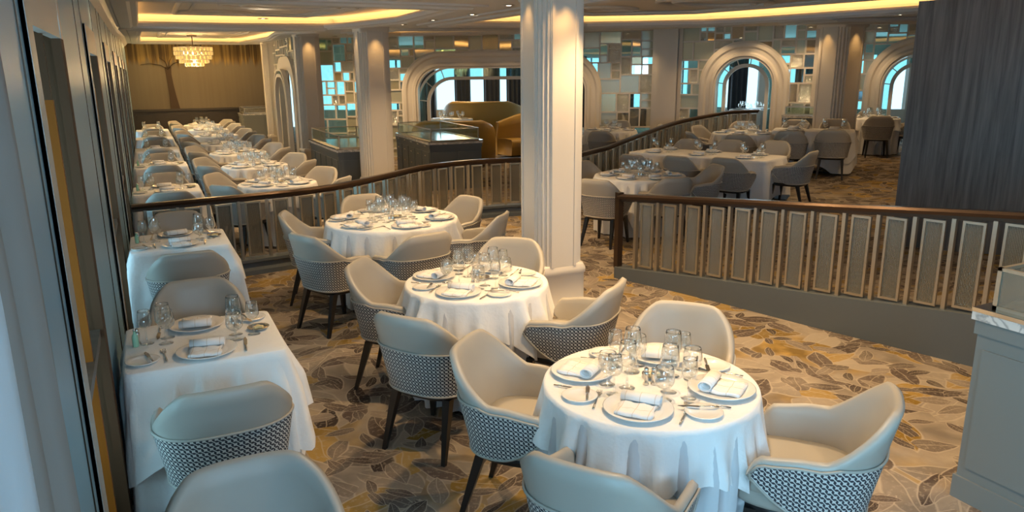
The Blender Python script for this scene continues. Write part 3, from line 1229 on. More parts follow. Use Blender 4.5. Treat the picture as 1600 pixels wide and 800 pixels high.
def railing(label, pts, zbase, ztop, pitch_, panel, first=.1, flip=1, post_mat='champagne'):
    """zbase(p) top of solid plinth, ztop(p) top of the handrail; functions of xy"""
    out, cum = polyline(pts)
    Lr = cum[-1]
    s0, _ = sample(out, cum, 0)
    root = empty('railing', (s0.x, s0.y, 0))
    tag(root, label, 'railing')
    O = Vector((s0.x, s0.y, 0))
    N = int(Lr / .12)
    st = [sample(out, cum, Lr * i / N) for i in range(N + 1)]

    def sweep(name, section, zf, material):
        """section [(across, dz)] closed"""
        mb = MB()
        m_ = len(section)
        vs = []
        for p, t in st:
            nn = Vector((t.y, -t.x)) * flip
            for a, dz in section:
                q = p + nn * a
                vs.append(Vector((q.x, q.y, zf(p, dz))) - O)
        fs = []
        for i in range(len(st) - 1):
            for k in range(m_):
                j = (k + 1) % m_
                fs.append((i * m_ + k, i * m_ + j, (i + 1) * m_ + j, (i + 1) * m_ + k))
        fs.append(tuple(range(m_)))
        fs.append(tuple(reversed([(len(st) - 1) * m_ + k for k in range(m_)])))
        mb.add(vs, fs, 0, False)
        return mb.build(name, material, root)
    sweep('handrail', [(-.035, -.045), (.035, -.045), (.042, -.02), (.03, 0), (-.03, 0), (-.042, -.02)], lambda p, dz: ztop(p) + dz, M['darkbronze'])
    sweep('top_channel', [(-.012, -.075), (.012, -.075), (.012, -.045), (-.012, -.045)], lambda p, dz: ztop(p) + dz, M['darkbronze'])
    # solid plinth: dz in 0..1 is fraction of base height
    zf = lambda p, dz: (zbase(p) + dz) if dz > -5 else (10 + dz) * 1.0 + floor_low(p)
    sweep('plinth', [(-.06, -10), (.10, -10), (.10, -10 + .05), (.066, -10 + .075), (.062, -.05), (.10, -.03), (.10, 0), (-.06, 0)], zf, M['grey_paint'])
    s = first
    while s < Lr - .05:
        p, t = sample(out, cum, s)
        ang = math.atan2(t.y, t.x)
        q = p - Vector((O.x, O.y))
        zb, zt = zbase(p), ztop(p) - .07
        MB().obox((q.x, q.y), ang, .014, .024, zb, zt).build('post', M[post_mat], root)
        p2, t2 = sample(out, cum, min(Lr, s + pitch_ / 2))
        if s + pitch_ / 2 + panel / 2 < Lr:
            ang = math.atan2(t2.y, t2.x)
            c = p2 - Vector((O.x, O.y))
            zb, zt = zbase(p2) + .02, ztop(p2) - .085
            fo = MB()
            hw_ = panel / 2
            # local frame in panel coordinates
            ca, sa = math.cos(ang), math.sin(ang)
            for ux, w in ((-hw_ + .009, .009), (hw_ - .009, .009)):
                fo.obox((c.x + ux * ca, c.y + ux * sa), ang, w, .014, zb, zt)
            fo.obox((c.x, c.y), ang, hw_ - .018, .014, zb, zb + .018)
            fo.obox((c.x, c.y), ang, hw_ - .018, .014, zt - .018, zt)
            fo = fo.build('panel_frame', M['champagne'], root)
            g = MB()
            a_, b_ = (c.x - (hw_ - .018) * ca, c.y - (hw_ - .018) * sa), (c.x + (hw_ - .018) * ca, c.y + (hw_ - .018) * sa)
            nx, ny = -sa * .003, ca * .003
            W_ = panel
            vs = [(a_[0] + nx, a_[1] + ny, zb), (b_[0] + nx, b_[1] + ny, zb), (b_[0] + nx, b_[1] + ny, zt), (a_[0] + nx, a_[1] + ny, zt),
                  (a_[0] - nx, a_[1] - ny, zb), (b_[0] - nx, b_[1] - ny, zb), (b_[0] - nx, b_[1] - ny, zt), (a_[0] - nx, a_[1] - ny, zt)]
            uvq = [(0, 0), (W_, 0), (W_, 1), (0, 1)]
            g.add(vs, [(0, 1, 2, 3), (7, 6, 5, 4)], 0, False, [uvq, list(reversed(uvq))])
            g.build('glass_panel', M['rib'], fo)
        s += pitch_
    return root


def floor_low(p):
    return floor_z(p.x, p.y) - .0 if p.x > 7 else 0.0


RR_ = railing('bronze and ribbed-glass railing on the right along the ramp, with a tall grey plinth', [p for p in RR_PATH],
              lambda p: .12 + max(0, min(.28, .26 * (6.2 - p.y) / 3.05)), lambda p: .88 + max(0, .25 * (6.3 - p.y) / 3.1), .262, .150, .22, flip=-1)
# newel post at the start of the right railing
MB().box(-.03, .03, -.035, .035, .1, .90).build('newel_post', M['darkbronze'], RR_, (-.0, .0, 0))
L_PTS = [(-.22, 8.12), (.4, 8.2), (.9, 8.27), (1.46, 8.37), (2.01, 8.62), (2.65, 9.12), (3.4, 9.75), (4.13, 10.0), (4.78, 9.98), (5.7, 9.85), (6.6, 10.35), (7.6, 11.0), (8.7, 11.7), (9.9, 12.35), (11.2, 12.65), (12.4, 12.75)]
railing('curved bronze railing with ribbed-glass panels sweeping from the windows past the big column', L_PTS,
        lambda p: .17 + fz(p.x), lambda p: .87 + fz(p.x) * 1.05 + max(0, min(.02, (p.x - 6) * .02)), .30, .165, .12, flip=1)

# ------------------------------------------------------------------ chair


def smooth(a, b, x):
    t = min(max((x - a) / (b - a), 0), 1)
    return t * t * (3 - 2 * t)


def make_chair(n_s=48, n_v=8):
    root = empty('tub_chair')
    root['category'] = 'chair'
    TH = .052

    def Hh(a):
        h = .852 - .004 * (a / .19) ** 2 if a < .19 else .848
        t = min(max((a - .19) / .40, 0), 1)
        h -= .200 * (.8 * t + .2 * smooth(0, 1, t))
        h -= .02 * smooth(.66, .9, a)
        if a > .9:
            h -= .085 * ((a - .9) / .1) ** 2
        return h

    def Bt(a):
        z = .365
        if a > .60:
            z += .17 * ((a - .60) / .40) ** 1.8
        return z

    def plan(a, z, off):
        t = (z - .365) / (.85 - .365)
        Wd = .245 + .065 * min(t * 1.3, 1.1) - off
        B = .215 + .10 * t ** 1.1 - off
        yc = -.015
        if a < .64:
            q = a / .64 * PI / 2
            e = 2 / 2.7
            x = Wd * math.sin(q) ** e
            y = yc - B * math.cos(q) ** e
        else:
            k = (a - .64) / .36
            x = Wd - .012 * k * k
            y = yc + .235 * k
        return x, y

    secs = []
    for i in range(n_s + 1):
        s = -1 + 2 * i / n_s
        a = abs(s)
        sg = 1 if s >= 0 else -1
        H, B = Hh(a), Bt(a)
        ring = []
        for k in range(n_v + 1):
            z = B + (H - .012 - B) * k / n_v
            x, y = plan(a, z, 0)
            ring.append((sg * x, y, z))
        x, y = plan(a, H, TH / 2)
        ring.append((sg * x, y, H + .004))
        for k in range(n_v, -1, -1):
            z = B + (H - .012 - B) * k / n_v
            x, y = plan(a, z, TH * (.75 + .25 * (1 - k / n_v)))
            ring.append((sg * x, y, z))
        x, y = plan(a, B, TH / 2)
        ring.append((sg * x, y, B - .008))
        secs.append(ring)
    m_ = len(secs[0])
    b = MB()
    vs = [p for r_ in secs for p in r_]
    fs = [(i * m_ + k, (i + 1) * m_ + k, (i + 1) * m_ + (k + 1) % m_, i * m_ + (k + 1) % m_) for i in range(n_s) for k in range(m_)]
    fs.append(tuple(reversed(range(m_))))
    fs.append(tuple(n_s * m_ + k for k in range(m_)))
    b.add(vs, fs)
    b.build('backrest', M['leather'], root)
    # patterned outer panel
    seam = lambda a: min(.640, Hh(a) - .028)
    b = MB()
    grid, arc = [], 0
    prev = None
    N = n_s
    K = 6
    uu = []
    for i in range(N + 1):
        s = (-1 + 2 * i / N) * .975
        a = abs(s)
        sg = 1 if s >= 0 else -1
        x, y = plan(a, .55, 0)
        if prev:
            arc += math.hypot(sg * x - prev[0], y - prev[1])
        prev = (sg * x, y)
        uu.append(arc)
        z0, z1 = Bt(a) + .012, seam(a)
        colm = []
        for k in range(K + 1):
            z = z0 + (z1 - z0) * k / K
            x, y = plan(a, z, -.006)
            colm.append((sg * x, y, z))
        grid.append(colm)
    for i in range(N):
        for k in range(K):
            q = [grid[i][k], grid[i + 1][k], grid[i + 1][k + 1], grid[i][k + 1]]
            uv = [(uu[i], grid[i][k][2]), (uu[i + 1], grid[i + 1][k][2]), (uu[i + 1], grid[i + 1][k + 1][2]), (uu[i], grid[i][k + 1][2])]
            b.add(q, [(0, 1, 2, 3)], 0, True, [uv])
    # merge is unnecessary: neighbouring quads share positions; make it one surface
    o = b.build('patterned_panel', M['weave'], root)
    bm = bmesh.new()
    bm.from_mesh(o.data)
    bmesh.ops.remove_doubles(bm, verts=bm.verts, dist=1e-5)
    bmesh.ops.recalc_face_normals(bm, faces=bm.faces)
    bm.to_mesh(o.data)
    bm.free()
    border = [g[-1] for g in grid] + [grid[-1][k] for k in range(K - 1, -1, -1)] + [g[0] for g in reversed(grid[:-1])] + [grid[0][k] for k in range(1, K + 1)]
    MB().tube(border, .0065, 5).build('piping', M['leather'], root)
    # seat
    MB().sq([(.90, .375), (.985, .38), (1.0, .395), (1.0, .425), (.985, .436), (.965, .438), (.985, .442), (1.0, .455), (.99, .475), (.94, .492), (.7, .50), (.3, .503)], .232, .255, 3.2, 36, (0, .045, 0)).build('seat', M['leather'], root)
    MB().sq([(.9, .335), (.93, .34), (.93, .378)], .235, .245, 3.2, 32, (0, .03, 0)).build('seat_frame', M['black'], root)
    for sx, sy in ((-1, -1), (1, -1), (-1, 1), (1, 1)):
        tx, ty = sx * .175, (.20 if sy > 0 else -.15)
        bx, by = sx * .205, (.235 if sy > 0 else -.255)
        l = MB()
        v = []
        for (x, y, z, h) in ((bx, by, 0, .012), (tx, ty, .35, .024)):
            v += [(x - h, y - h, z), (x + h, y - h, z), (x + h, y + h, z), (x - h, y + h, z)]
        l.add(v, [(3, 2, 1, 0), (4, 5, 6, 7), (0, 1, 5, 4), (1, 2, 6, 5), (2, 3, 7, 6), (3, 0, 4, 7)], 0, False)
        l.build('leg', M['black'], root)
    return root


CH = Proto(make_chair)


def side_word(dx, dy, px, py):
    """which side of the table, as seen from the camera"""
    f = Vector((px, py)).normalized()
    rgt = Vector((f.y, -f.x))
    dd = Vector((dx, dy))
    a = math.degrees(math.atan2(dd.dot(rgt), dd.dot(f)))   # 0 = far, 90 = right
    names = ['far', 'far right', 'right', 'near right', 'near', 'near left', 'left', 'far left']
    return names[int(round(a / 45)) % 8]


# ------------------------------------------------------------------ tableware prototypes


def make_plate(rr=.145, name='dinner_plate', thick=.016):
    b = MB()
    b.lathe([(rr * .6, 0), (rr * .62, .003), (rr * .97, thick), (rr, thick + .002), (rr * .97, thick + .004), (rr * .70, .007), (rr * .66, .006), (.004, .006)], 32)
    o = b.build(name, M['china'])
    o['category'] = 'plate'
    return o


def make_napkin():
    o = MB()
    # flat folded tongue
    v, f = [], []
    nx, ny = 8, 6
    for z in (0, .014):
        for j in range(ny + 1):
            for i in range(nx + 1):
                x = -.075 + .15 * i / nx
                y = -.10 + .13 * j / ny
                zz = z + .004 * math.sin(i * 1.7 + j) * (1 if z else .2)
                v.append((x + .006 * math.sin(j * 1.1), y, zz + (.002 if z == 0 else 0)))
    a = (nx + 1) * (ny + 1)
    for j in range(ny):
        for i in range(nx):
            p = j * (nx + 1) + i
            f += [(p + nx + 1, p + nx + 2, p + 1, p), (a + p, a + p + 1, a + p + nx + 2, a + p + nx + 1)]
    for j in range(ny):
        for i in (0, nx):
            p = j * (nx + 1) + i
            f.append((p, p + nx + 1, a + p + nx + 1, a + p) if i else (p, a + p, a + p + nx + 1, p + nx + 1))
    for i in range(nx):
        f.append((i, i + 1, a + i + 1, a + i))
        p = ny * (nx + 1) + i
        f.append((p, a + p, a + p + 1, p + 1))
    o.add(v, f)
    # rolled end: flattened spiral
    K = 26
    for turn in (0,):
        pts = []
        for k in range(K + 1):
            t = k / K * 2 * PI * 1.6
            r = .030 - .010 * k / K
            pts.append((.045 + r * 1.15 * math.cos(t + PI * 1.2) * 1.0, .026 + r * .78 * math.sin(t + PI * 1.2)))
        v, f = [], []
        for x in (-.082, .082):
            for (y, z) in pts:
                v.append((x, y, z))
            for (y, z) in pts:
                v.append((x, .045 + (y - .045) * .9, .026 + (z - .026) * .9))
        n1 = K + 1
        for k in range(K):
            f.append((k, 2 * n1 + k, 2 * n1 + k + 1, k + 1))
            f.append((n1 + k, n1 + k + 1, 3 * n1 + k + 1, 3 * n1 + k))
            f.append((k, k + 1, n1 + k + 1, n1 + k))
            f.append((2 * n1 + k, 3 * n1 + k, 3 * n1 + k + 1, 2 * n1 + k + 1))
        o.add(v, f)
    o = o.build('napkin', M['napkin'])
    o['category'] = 'napkin'
    return o


def glass_profile(foot, stem, bowl_r, bowl_z, rim, top, t=.0012):
    outer = [(foot, 0), (foot, .0015), (foot * .5, .004), (.0045, .008), (.0038, stem * .5), (.0045, stem - .004)]
    n = 8
    for i in range(1, n + 1):
        q = i / n
        z = stem + (bowl_z - stem) * (1 - math.cos(q * PI / 2))
        outer.append((max(.005, bowl_r * math.sin(q * PI / 2)), z))
    for i in range(1, 6):
        q = i / 5
        outer.append((bowl_r + (rim - bowl_r) * q * q, bowl_z + (top - bowl_z) * q))
    inner = [(max(r - t, .0005), z) for r, z in reversed(outer[6:])]
    return outer + inner


def make_glass(name, prof, n=20):
    def mk():
        o = MB().lathe(prof, n).build(name, M['glass'])
        o['category'] = 'glass'
        return o
    return mk


def make_knife(name, L, blade):
    def mk():
        root = MB()
        root.tube([(0, 0, .005), (0, L * .2, .006), (0, L * .42, .005), (0, L * .48, .004)], .0065, 6, flat=.55, taper=[.75, 1, .8, .5])
        v = [(-.008, L * .47, .001), (.008, L * .47, .001), (.010, L * .8, .001), (.002, L, .001), (-.008, L * .9, .001)]
        v += [(x, y, .0035) for x, y, z in v]
        root.add(v, [(4, 3, 2, 1, 0), (5, 6, 7, 8, 9), (0, 1, 6, 5), (1, 2, 7, 6), (2, 3, 8, 7), (3, 4, 9, 8), (4, 0, 5, 9)], 0, False)
        o = root.build(name, M['steel'])
        o['category'] = 'knife'
        return o
    return mk


def make_fork():
    root = MB()
    L = .19
    root.tube([(0, 0, .004), (0, .05, .006), (0, .11, .004), (0, .13, .005)], .0055, 6, flat=.5, taper=[1.1, .9, .6, .8])
    v = [(-.010, .128, .002), (.010, .128, .002), (.012, .15, .002), (-.012, .15, .002)]
    v += [(x, y, .005) for x, y, z in v]
    root.add(v, [(3, 2, 1, 0), (4, 5, 6, 7), (0, 1, 5, 4), (1, 2, 6, 5), (2, 3, 7, 6), (3, 0, 4, 7)], 0, False)
    for k in range(4):
        x = -.0105 + k * .007
        root.tube([(x, .149, .004), (x, .17, .003), (x, L, .006)], .0022, 4, taper=[1, 1, .5])
    o = root.build('fork', M['steel'])
    o['category'] = 'fork'
    return o


PL = Proto(make_plate)
SPL = Proto(lambda: make_plate(.078, 'side_plate', .010))
NK = Proto(make_napkin)
WG = Proto(make_glass('wine_glass', glass_profile(.036, .095, .041, .135, .033, .215)))
SG = Proto(make_glass('wine_glass', glass_profile(.033, .085, .034, .118, .028, .180)))
WT = Proto(make_glass('water_goblet', glass_profile(.036, .050, .044, .090, .036, .150)))
KN = Proto(make_knife('dinner_knife', .225, .1))
BK = Proto(make_knife('butter_knife', .165, .08))
FK = Proto(make_fork)


def make_shaker():
    o = empty('shaker')
    o['category'] = 'shaker'
    MB().lathe([(.013, 0), (.014, .004), (.008, .015), (.012, .045), (.0125, .055), (.009, .062)], 14).build('body', M['steel'], o)
    MB().lathe([(.0095, .062), (.011, .066), (.010, .076), (.003, .083)], 14).build('cap', M['steel'], o)
    return o


def make_butter():
    o = empty('butter_dish')
    o['category'] = 'dish'
    MB().lathe([(.035, 0), (.04, .003), (.056, .014), (.058, .016), (.054, .015), (.038, .007), (.003, .006)], 24).build('dish', M['steel'], o)
    b = MB()
    for x, y in ((-.012, .004), (.013, -.008), (.004, .016)):
        b.obox((x, y), .5 + x * 30, .012, .009, .007, .018)
    b.build('butter', mat('butter', (.75, .62, .33), .5), o)
    return o


def make_minibottle():
    o = empty('water_bottle')
    o['category'] = 'bottle'
    MB().lathe([(.014, 0), (.015, .003), (.015, .05), (.012, .062), (.006, .072), (.006, .084)], 14).build('body', mat('green_glass', (.35, .62, .42), .1), o)
    MB().lathe([(.0065, .084), (.0065, .093), (.004, .094)], 10).build('cap', M['steel'], o)
    return o


SH = Proto(make_shaker)
BD = Proto(make_butter)
BT = Proto(make_minibottle)

# ------------------------------------------------------------------ tables and cloths


def drape_mesh(edge_fn, len_fn, n_fold, amp, flare, top_z, seed, nseg=144, K=14, xmin=None):
    """cloth: edge_fn(theta)->radius of table edge, len_fn(theta)->drop length"""
    r = random.Random(seed)
    ph = [r.uniform(0, 6.28) for _ in range(6)]
    v, f = [], []
    rings = []
    for k in range(4):
        ring = []
        for i in range(nseg):
            th = 2 * PI * i / nseg
            R_ = edge_fn(th) * (.25 + .25 * k) * (1 if k < 3 else .985)
            ring.append((R_ * math.cos(th), R_ * math.sin(th), top_z))
        rings.append(ring)
    for k in range(K + 1):
        ring = []
        t = k / K
        for i in range(nseg):
            th = 2 * PI * i / nseg
            L = len_fn(th)
            l = L * t
            E = edge_fn(th) + .008
            wv = math.cos(n_fold * th + ph[0] + 1.1 * math.sin(2 * th + ph[1]) + .5 * math.sin(5 * th + ph[4]))
            wav = (1 - 2 * abs(wv) ** .6) * .9 + .5 * math.cos((n_fold + 4) * th + ph[2]) + .3 * math.cos((2 * n_fold + 3) * th + ph[3])
            s_ = min(1, l / .22) ** 1.2
            R_ = E + flare * l + amp * s_ * (wav + .55) * (.5 + L)
            z = top_z - .006 - l * .985 if k else top_z - .004
            if k == 0:
                R_ = E - .003
            xx = R_ * math.cos(th)
            ring.append((xx if xmin is None else max(xx, xmin + .004 * math.sin(9 * th)), R_ * math.sin(th), z))
        rings.append(ring)
    for ring in rings:
        v += ring
    for k in range(len(rings) - 1):
        for i in range(nseg):
            j = (i + 1) % nseg
            f.append((k * nseg + i, (k + 1) * nseg + i, (k + 1) * nseg + j, k * nseg + j))
    f.append(tuple(range(nseg)))
    return MB().add(v, f)


def table_body(name, loc, rz, label, hx, hy=None):
    t = empty(name, loc, rz)
    tag(t, label, 'table')
    b = MB()
    if hy is None:
        b.lathe([(hx - .01, .715), (hx - .004, .72), (hx - .004, .738), (hx - .01, .742)], 40)
    else:
        b.box(-hx + .035, hx - .035, -hy + .035, hy - .035, .715, .742)
    b.build('tabletop', M['dark_wood'], t)
    pz = MB().lathe([(.05, .03), (.035, .08), (.035, .66), (.09, .715)], 16)
    pz.build('pedestal', M['black'], t)
    s_ = min(hx, hy or hx) * .55
    MB().lathe([(s_, 0), (s_, .012), (.06, .035)], 24).build('base', M['black'], t)
    return t


def round_cloths(cx, cy, R_, z, phrase, rot, seed, skirt=True):
    c = R_ * .5 * 1.0 + .60 if R_ < .55 else R_ + .40
    c = {True: R_ + .235, False: R_ + .26}[R_ < .55]

    def ln(th):
        q = th - rot
        return min(c / max(abs(math.cos(q)), abs(math.sin(q))) - R_, .62)
    o = drape_mesh(lambda th: R_, ln, 10 if R_ < .55 else 14, .060, .10, .752, seed).build('tablecloth', M['cloth'], None, (cx, cy, z))
    tag(o, 'white tablecloth draped over ' + phrase, 'tablecloth')
    o2 = drape_mesh(lambda th: R_ - .004, lambda th: .735, 12, .030, -.015, .7475, seed + 50).build('under_cloth', M['skirt'], None, (cx, cy, z))
    tag(o2, 'floor length under-cloth hanging below the tablecloth of ' + phrase, 'tablecloth')


def sq_edge(hx, hy):
    def e(th):
        c, s = abs(math.cos(th)), abs(math.sin(th))
        n = 22
        return 1 / ((c / hx) ** n + (s / hy) ** n) ** (1 / n)
    return e


def square_cloths(cx, cy, hx, hy, z, phrase, rz, seed, hang=.40, hang2=.60, xmin=None):
    e = sq_edge(hx, hy)

    def mk(h, cap):
        ez = sq_edge(hx + h, hy + h)
        return lambda th: min(ez(th) - e(th), cap) * 1.0
    o = drape_mesh(e, mk(hang, .60), 6, .042, .17, .752, seed, 160, xmin=xmin).build('tablecloth', M['cloth'], None, (cx, cy, z), rz)
    tag(o, 'white tablecloth draped over ' + phrase, 'tablecloth')
    o2 = drape_mesh(lambda th: e(th) - .004, mk(hang2, .72), 7, .028, .08, .7475, seed + 50, 160, xmin=xmin).build('under_cloth', M['cloth'], None, (cx, cy, z), rz)
    tag(o2, 'longer white under-cloth showing below the tablecloth of ' + phrase, 'tablecloth')


TZ = .7535


def item(proto, cx, cy, z, base_ang, lx, ly, rot, label, cat, group=None, dz=0):
    """seat frame: origin table centre, -y towards the seat"""
    ca, sa = math.cos(base_ang), math.sin(base_ang)
    x = cx + lx * ca - ly * sa
    y = cy + lx * sa + ly * ca
    proto.place((x, y, z + TZ + dz), base_ang + rot, label, cat, group)


def setting(cx, cy, z, seat_ang, rp, phrase, side, level, tight=1.0, lat=0.0, sq=False):
    """seat_ang: direction from the centre to the seat; rp: distance of plate centre"""
    A = seat_ang + PI / 2   # seat frame rotation: -y axis points to the seat
    L = lambda what: '%s at the %s seat of %s' % (what, side, phrase)
    item(PL, cx, cy, z, A, lat, -rp, 0, L('white dinner plate'), 'plate')
    item(NK, cx, cy, z, A, lat, -rp + .005, rnd.uniform(-.25, .25), L('rolled napkin'), 'napkin', dz=.0095)
    if sq:
        sx, sy = lat - .29, -rp - .0
    else:
        rr_ = rp + .055
        sx, sy = -rr_ * math.sin(R(45)) * 1.0, -rr_ * math.cos(R(45))
    if level >= 1:
        item(SPL, cx, cy, z, A, sx, sy, 0, L('small side plate'), 'plate')
    if level >= 2:
        item(BK, cx, cy, z, A, sx + .045, sy - .055, R(12), L('butter knife'), 'knife', dz=.0125)
        item(FK, cx, cy, z, A, lat - .185 * (1 if sq else .95), -rp - .05, R(4), L('fork'), 'fork')
        item(KN, cx, cy, z, A, lat + .178, -rp - .085, R(-5), L('dinner knife'), 'knife')
    if sq:
        gx, gy = lat + .17, -.045
    else:
        gx, gy = .105, -.12
    item(WG, cx, cy, z, A, gx - .01, gy + .035, 0, L('tall wine glass'), 'glass')
    item(WT, cx, cy, z, A, gx - .02, gy - .055, 0, L('round water goblet'), 'glass')
    if level >= 1:
        item(SG, cx, cy, z, A, gx + .078, gy - .005, 0, L('slim wine glass'), 'glass')


def centre(cx, cy, z, phrase, full=True, dx=0, dy=0, rz=0):
    def P(proto, x, y, what, cat, r=0):
        ca, sa = math.cos(rz), math.sin(rz)
        proto.place((cx + (x + dx) * ca - (y + dy) * sa, cy + (x + dx) * sa + (y + dy) * ca, z + TZ), r, '%s in the middle of %s' % (what, phrase), cat)
    P(SH, -.035, -.02, 'left silver shaker', 'shaker')
    P(SH, -.005, -.035, 'right silver shaker', 'shaker')
    P(BD, .05, .03, 'oval silver butter dish', 'dish', .4)


def chairs_at(cx, cy, angs, r, phrase, plabel='cream tub chair'):
    for a in angs:
        a_, r_, tw = (tuple(a) + (0,))[:3] if isinstance(a, tuple) else (a, r, 0)
        a_ = R(a_)
        x, y = cx + r_ * math.cos(a_), cy + r_ * math.sin(a_)
        sd = side_word(math.cos(a_), math.sin(a_), cx, cy)
        CH.place((x, y, floor_z(x, y)), a_ + PI / 2 + R(tw), '%s on the %s side of %s' % (plabel, sd, phrase), 'chair')


def round_table(cx, cy, R_, phrase, seats, level, seed, rot, chair_r, chair_angs=None, rp=None):
    z = fz(cx)
    table_body('round_table', (cx, cy, z), 0, 'dining table hidden under the cloth, ' + phrase, R_)
    round_cloths(cx, cy, R_, z, phrase, rot, seed)
    rp = rp or R_ - .16
    for a in seats:
        setting(cx, cy, z, R(a), rp, phrase, side_word(math.cos(R(a)), math.sin(R(a)), cx, cy), level)
    if level >= 1:
        centre(cx, cy, z, phrase)
    chairs_at(cx, cy, chair_angs if chair_angs is not None else seats, chair_r, phrase)


# front area, four-seat round tables
DG = [-135, 135, 45, -45]
round_table(1.90, 2.50, .47, 'the round table nearest the camera', DG, 2, 21, R(-12), .655,
            [(-138, .68, -8), (134, .60), (41, .62), (-50, .68)])
round_table(1.87, 4.38, .47, 'the round table beside the big column', DG, 2, 22, R(-20), .655,
            [(-131, .78, -14), (143, .56), (48, .62), (-52, .68)])
round_table(2.03, 6.78, .62, 'the six-seat table before the curved railing', [-150, -90, -30, 30, 90, 150], 2, 23, R(20), .80,
            [(-137, 1.0, -18), (164, .72), (92, .68), (17, .70), (-42, .82), (-98, .98, 20)])


# window tables
def window_table(cy, phrase, level, seed, n):
    cx, z = .15, 0
    table_body('square_table', (cx, cy, z), 0, 'dining table hidden under the cloth, ' + phrase, .37, .36)
    square_cloths(cx, cy, .37, .36, z, phrase, 0, seed, xmin=XF + .018 - cx)
    setting(cx, cy, z, R(-90), .225, phrase, 'near', level, lat=0, sq=True)
    setting(cx, cy, z, R(90), .225, phrase, 'far', level, lat=0.02, sq=True)
    if level >= 1:
        BT.place((cx - .32, cy + .03, z + TZ), 0, 'small green bottle on the window side of ' + phrase, 'bottle')
        SH.place((cx - .31, cy + .075, z + TZ), 0, 'small silver shaker on the window side of ' + phrase, 'shaker')
        BD.place((cx + .28, cy + .02, z + TZ), .3, 'round silver butter dish on the aisle side of ' + phrase, 'dish')
    for sgn, w in ((-1, 'near'), (1, 'far')):
        y = cy + (-.68 if sgn < 0 else .60)
        CH.place((cx + .02, y, 0), (0 if sgn < 0 else PI), 'cream and patterned tub chair at the %s side of %s' % (w, phrase), 'chair')


window_table(4.03, 'the nearest window table', 2, 31, 1)
window_table(6.72, 'the second window table', 2, 32, 2)
ORD = ['third', 'fourth', 'fifth', 'sixth', 'seventh']
for k, y in enumerate((9.95, 12.8, 15.65, 18.5, 21.3)):
    window_table(y, 'the %s window table' % ORD[k], 1 if k < 2 else 0, 33 + k, 3 + k)
# chair of the table just below the frame, back of it at the bottom left
CH.place((.17, 2.12, 0), PI, 'cream tub chair cropped by the bottom left of the picture', 'chair')

# rear round tables
ORD = ['first', 'second', 'third', 'fourth', 'fifth', 'sixth', 'seventh']
for k, y in enumerate((9.85, 12.0, 14.2, 16.4, 18.6, 20.8, 22.9)):
    ph = 'the %s round table behind the railing' % ORD[k]
    DGk = DG if k < 6 else [-135, 135, 45, -45]
    round_table(1.45, y, .48, ph, DGk, 1 if k < 3 else 0, 41 + k, R(10 * k), .68, [(-140, .66), (142, .66), (38, .66), (-40, .66)])

# right-hand area
round_table(5.90, 8.15, .60, 'the round table behind the right railing', [-150, -95, -35, 30, 90, 150], 1, 61, R(5), .85,
            [(105, .80), (-150, 1.0), (-100, .72), (-14, .85)], rp=.43)


def long_table(cx, cy, hx, hy, rz, phrase, seed, nside, end=True, level=0, dist=.40):
    z = fz(cx)
    table_body('long_table', (cx, cy, z), rz, 'dining table hidden under the cloth, ' + phrase, hx, hy)
    square_cloths(cx, cy, hx, hy, z, phrase, rz, seed, .34, .56)
    ca, sa = math.cos(rz), math.sin(rz)
    wn = ['left', 'middle', 'right', 'farthest right'] if nside > 2 else ['left', 'right']
    for k in range(nside):
        u = -hx + (k + .5) * 2 * hx / nside
        for sgn, w in ((-1, 'near'), (1, 'far')):
            lx, ly = u, sgn * (hy + dist - .16)
            x, y = cx + lx * ca - ly * sa, cy + lx * sa + ly * ca
            side = '%s %s' % (w, wn[k])
            CH.place((x, y, floor_z(x, y)), rz + (0 if sgn < 0 else PI), 'taupe tub chair at the %s seat of %s' % (side, phrase), 'chair')
            # settings in table frame
            x2, y2 = cx + u * ca, cy + u * sa
            setting(x2, y2, z, rz + sgn * PI / 2, hy - .17, phrase, side, level, sq=True)
    if end:
        lx = hx + .24
        x, y = cx + lx * ca, cy + lx * sa
        CH.place((x, y, floor_z(x, y)), rz + PI / 2, 'taupe tub chair standing at the right end of ' + phrase, 'chair')


long_table(7.95, 9.25, 1.15, .45, R(-66), 'the long table behind the right railing', 71, 3, True, 0)
round_table(10.0, 10.55, .60, 'the round table behind the long table', [-150, -90, -30, 30, 90, 150], 0, 72, 0, .85, [(160, .8), (-140, .82), (-85, .85), (-20, .85), (50, .8), (105, .8)])
long_table(10.85, 9.75, .68, .40, R(-50), 'the table before the right column', 73, 2, False, 0)
round_table(14.0, 11.0, .50, 'the table behind the right column', DG, 0, 74, 0, .7)
round_table(8.9, 13.4, .55, 'the table between railing and mosaic wall', DG, 0, 75, 0, .75)

# ------------------------------------------------------------------ chandelier


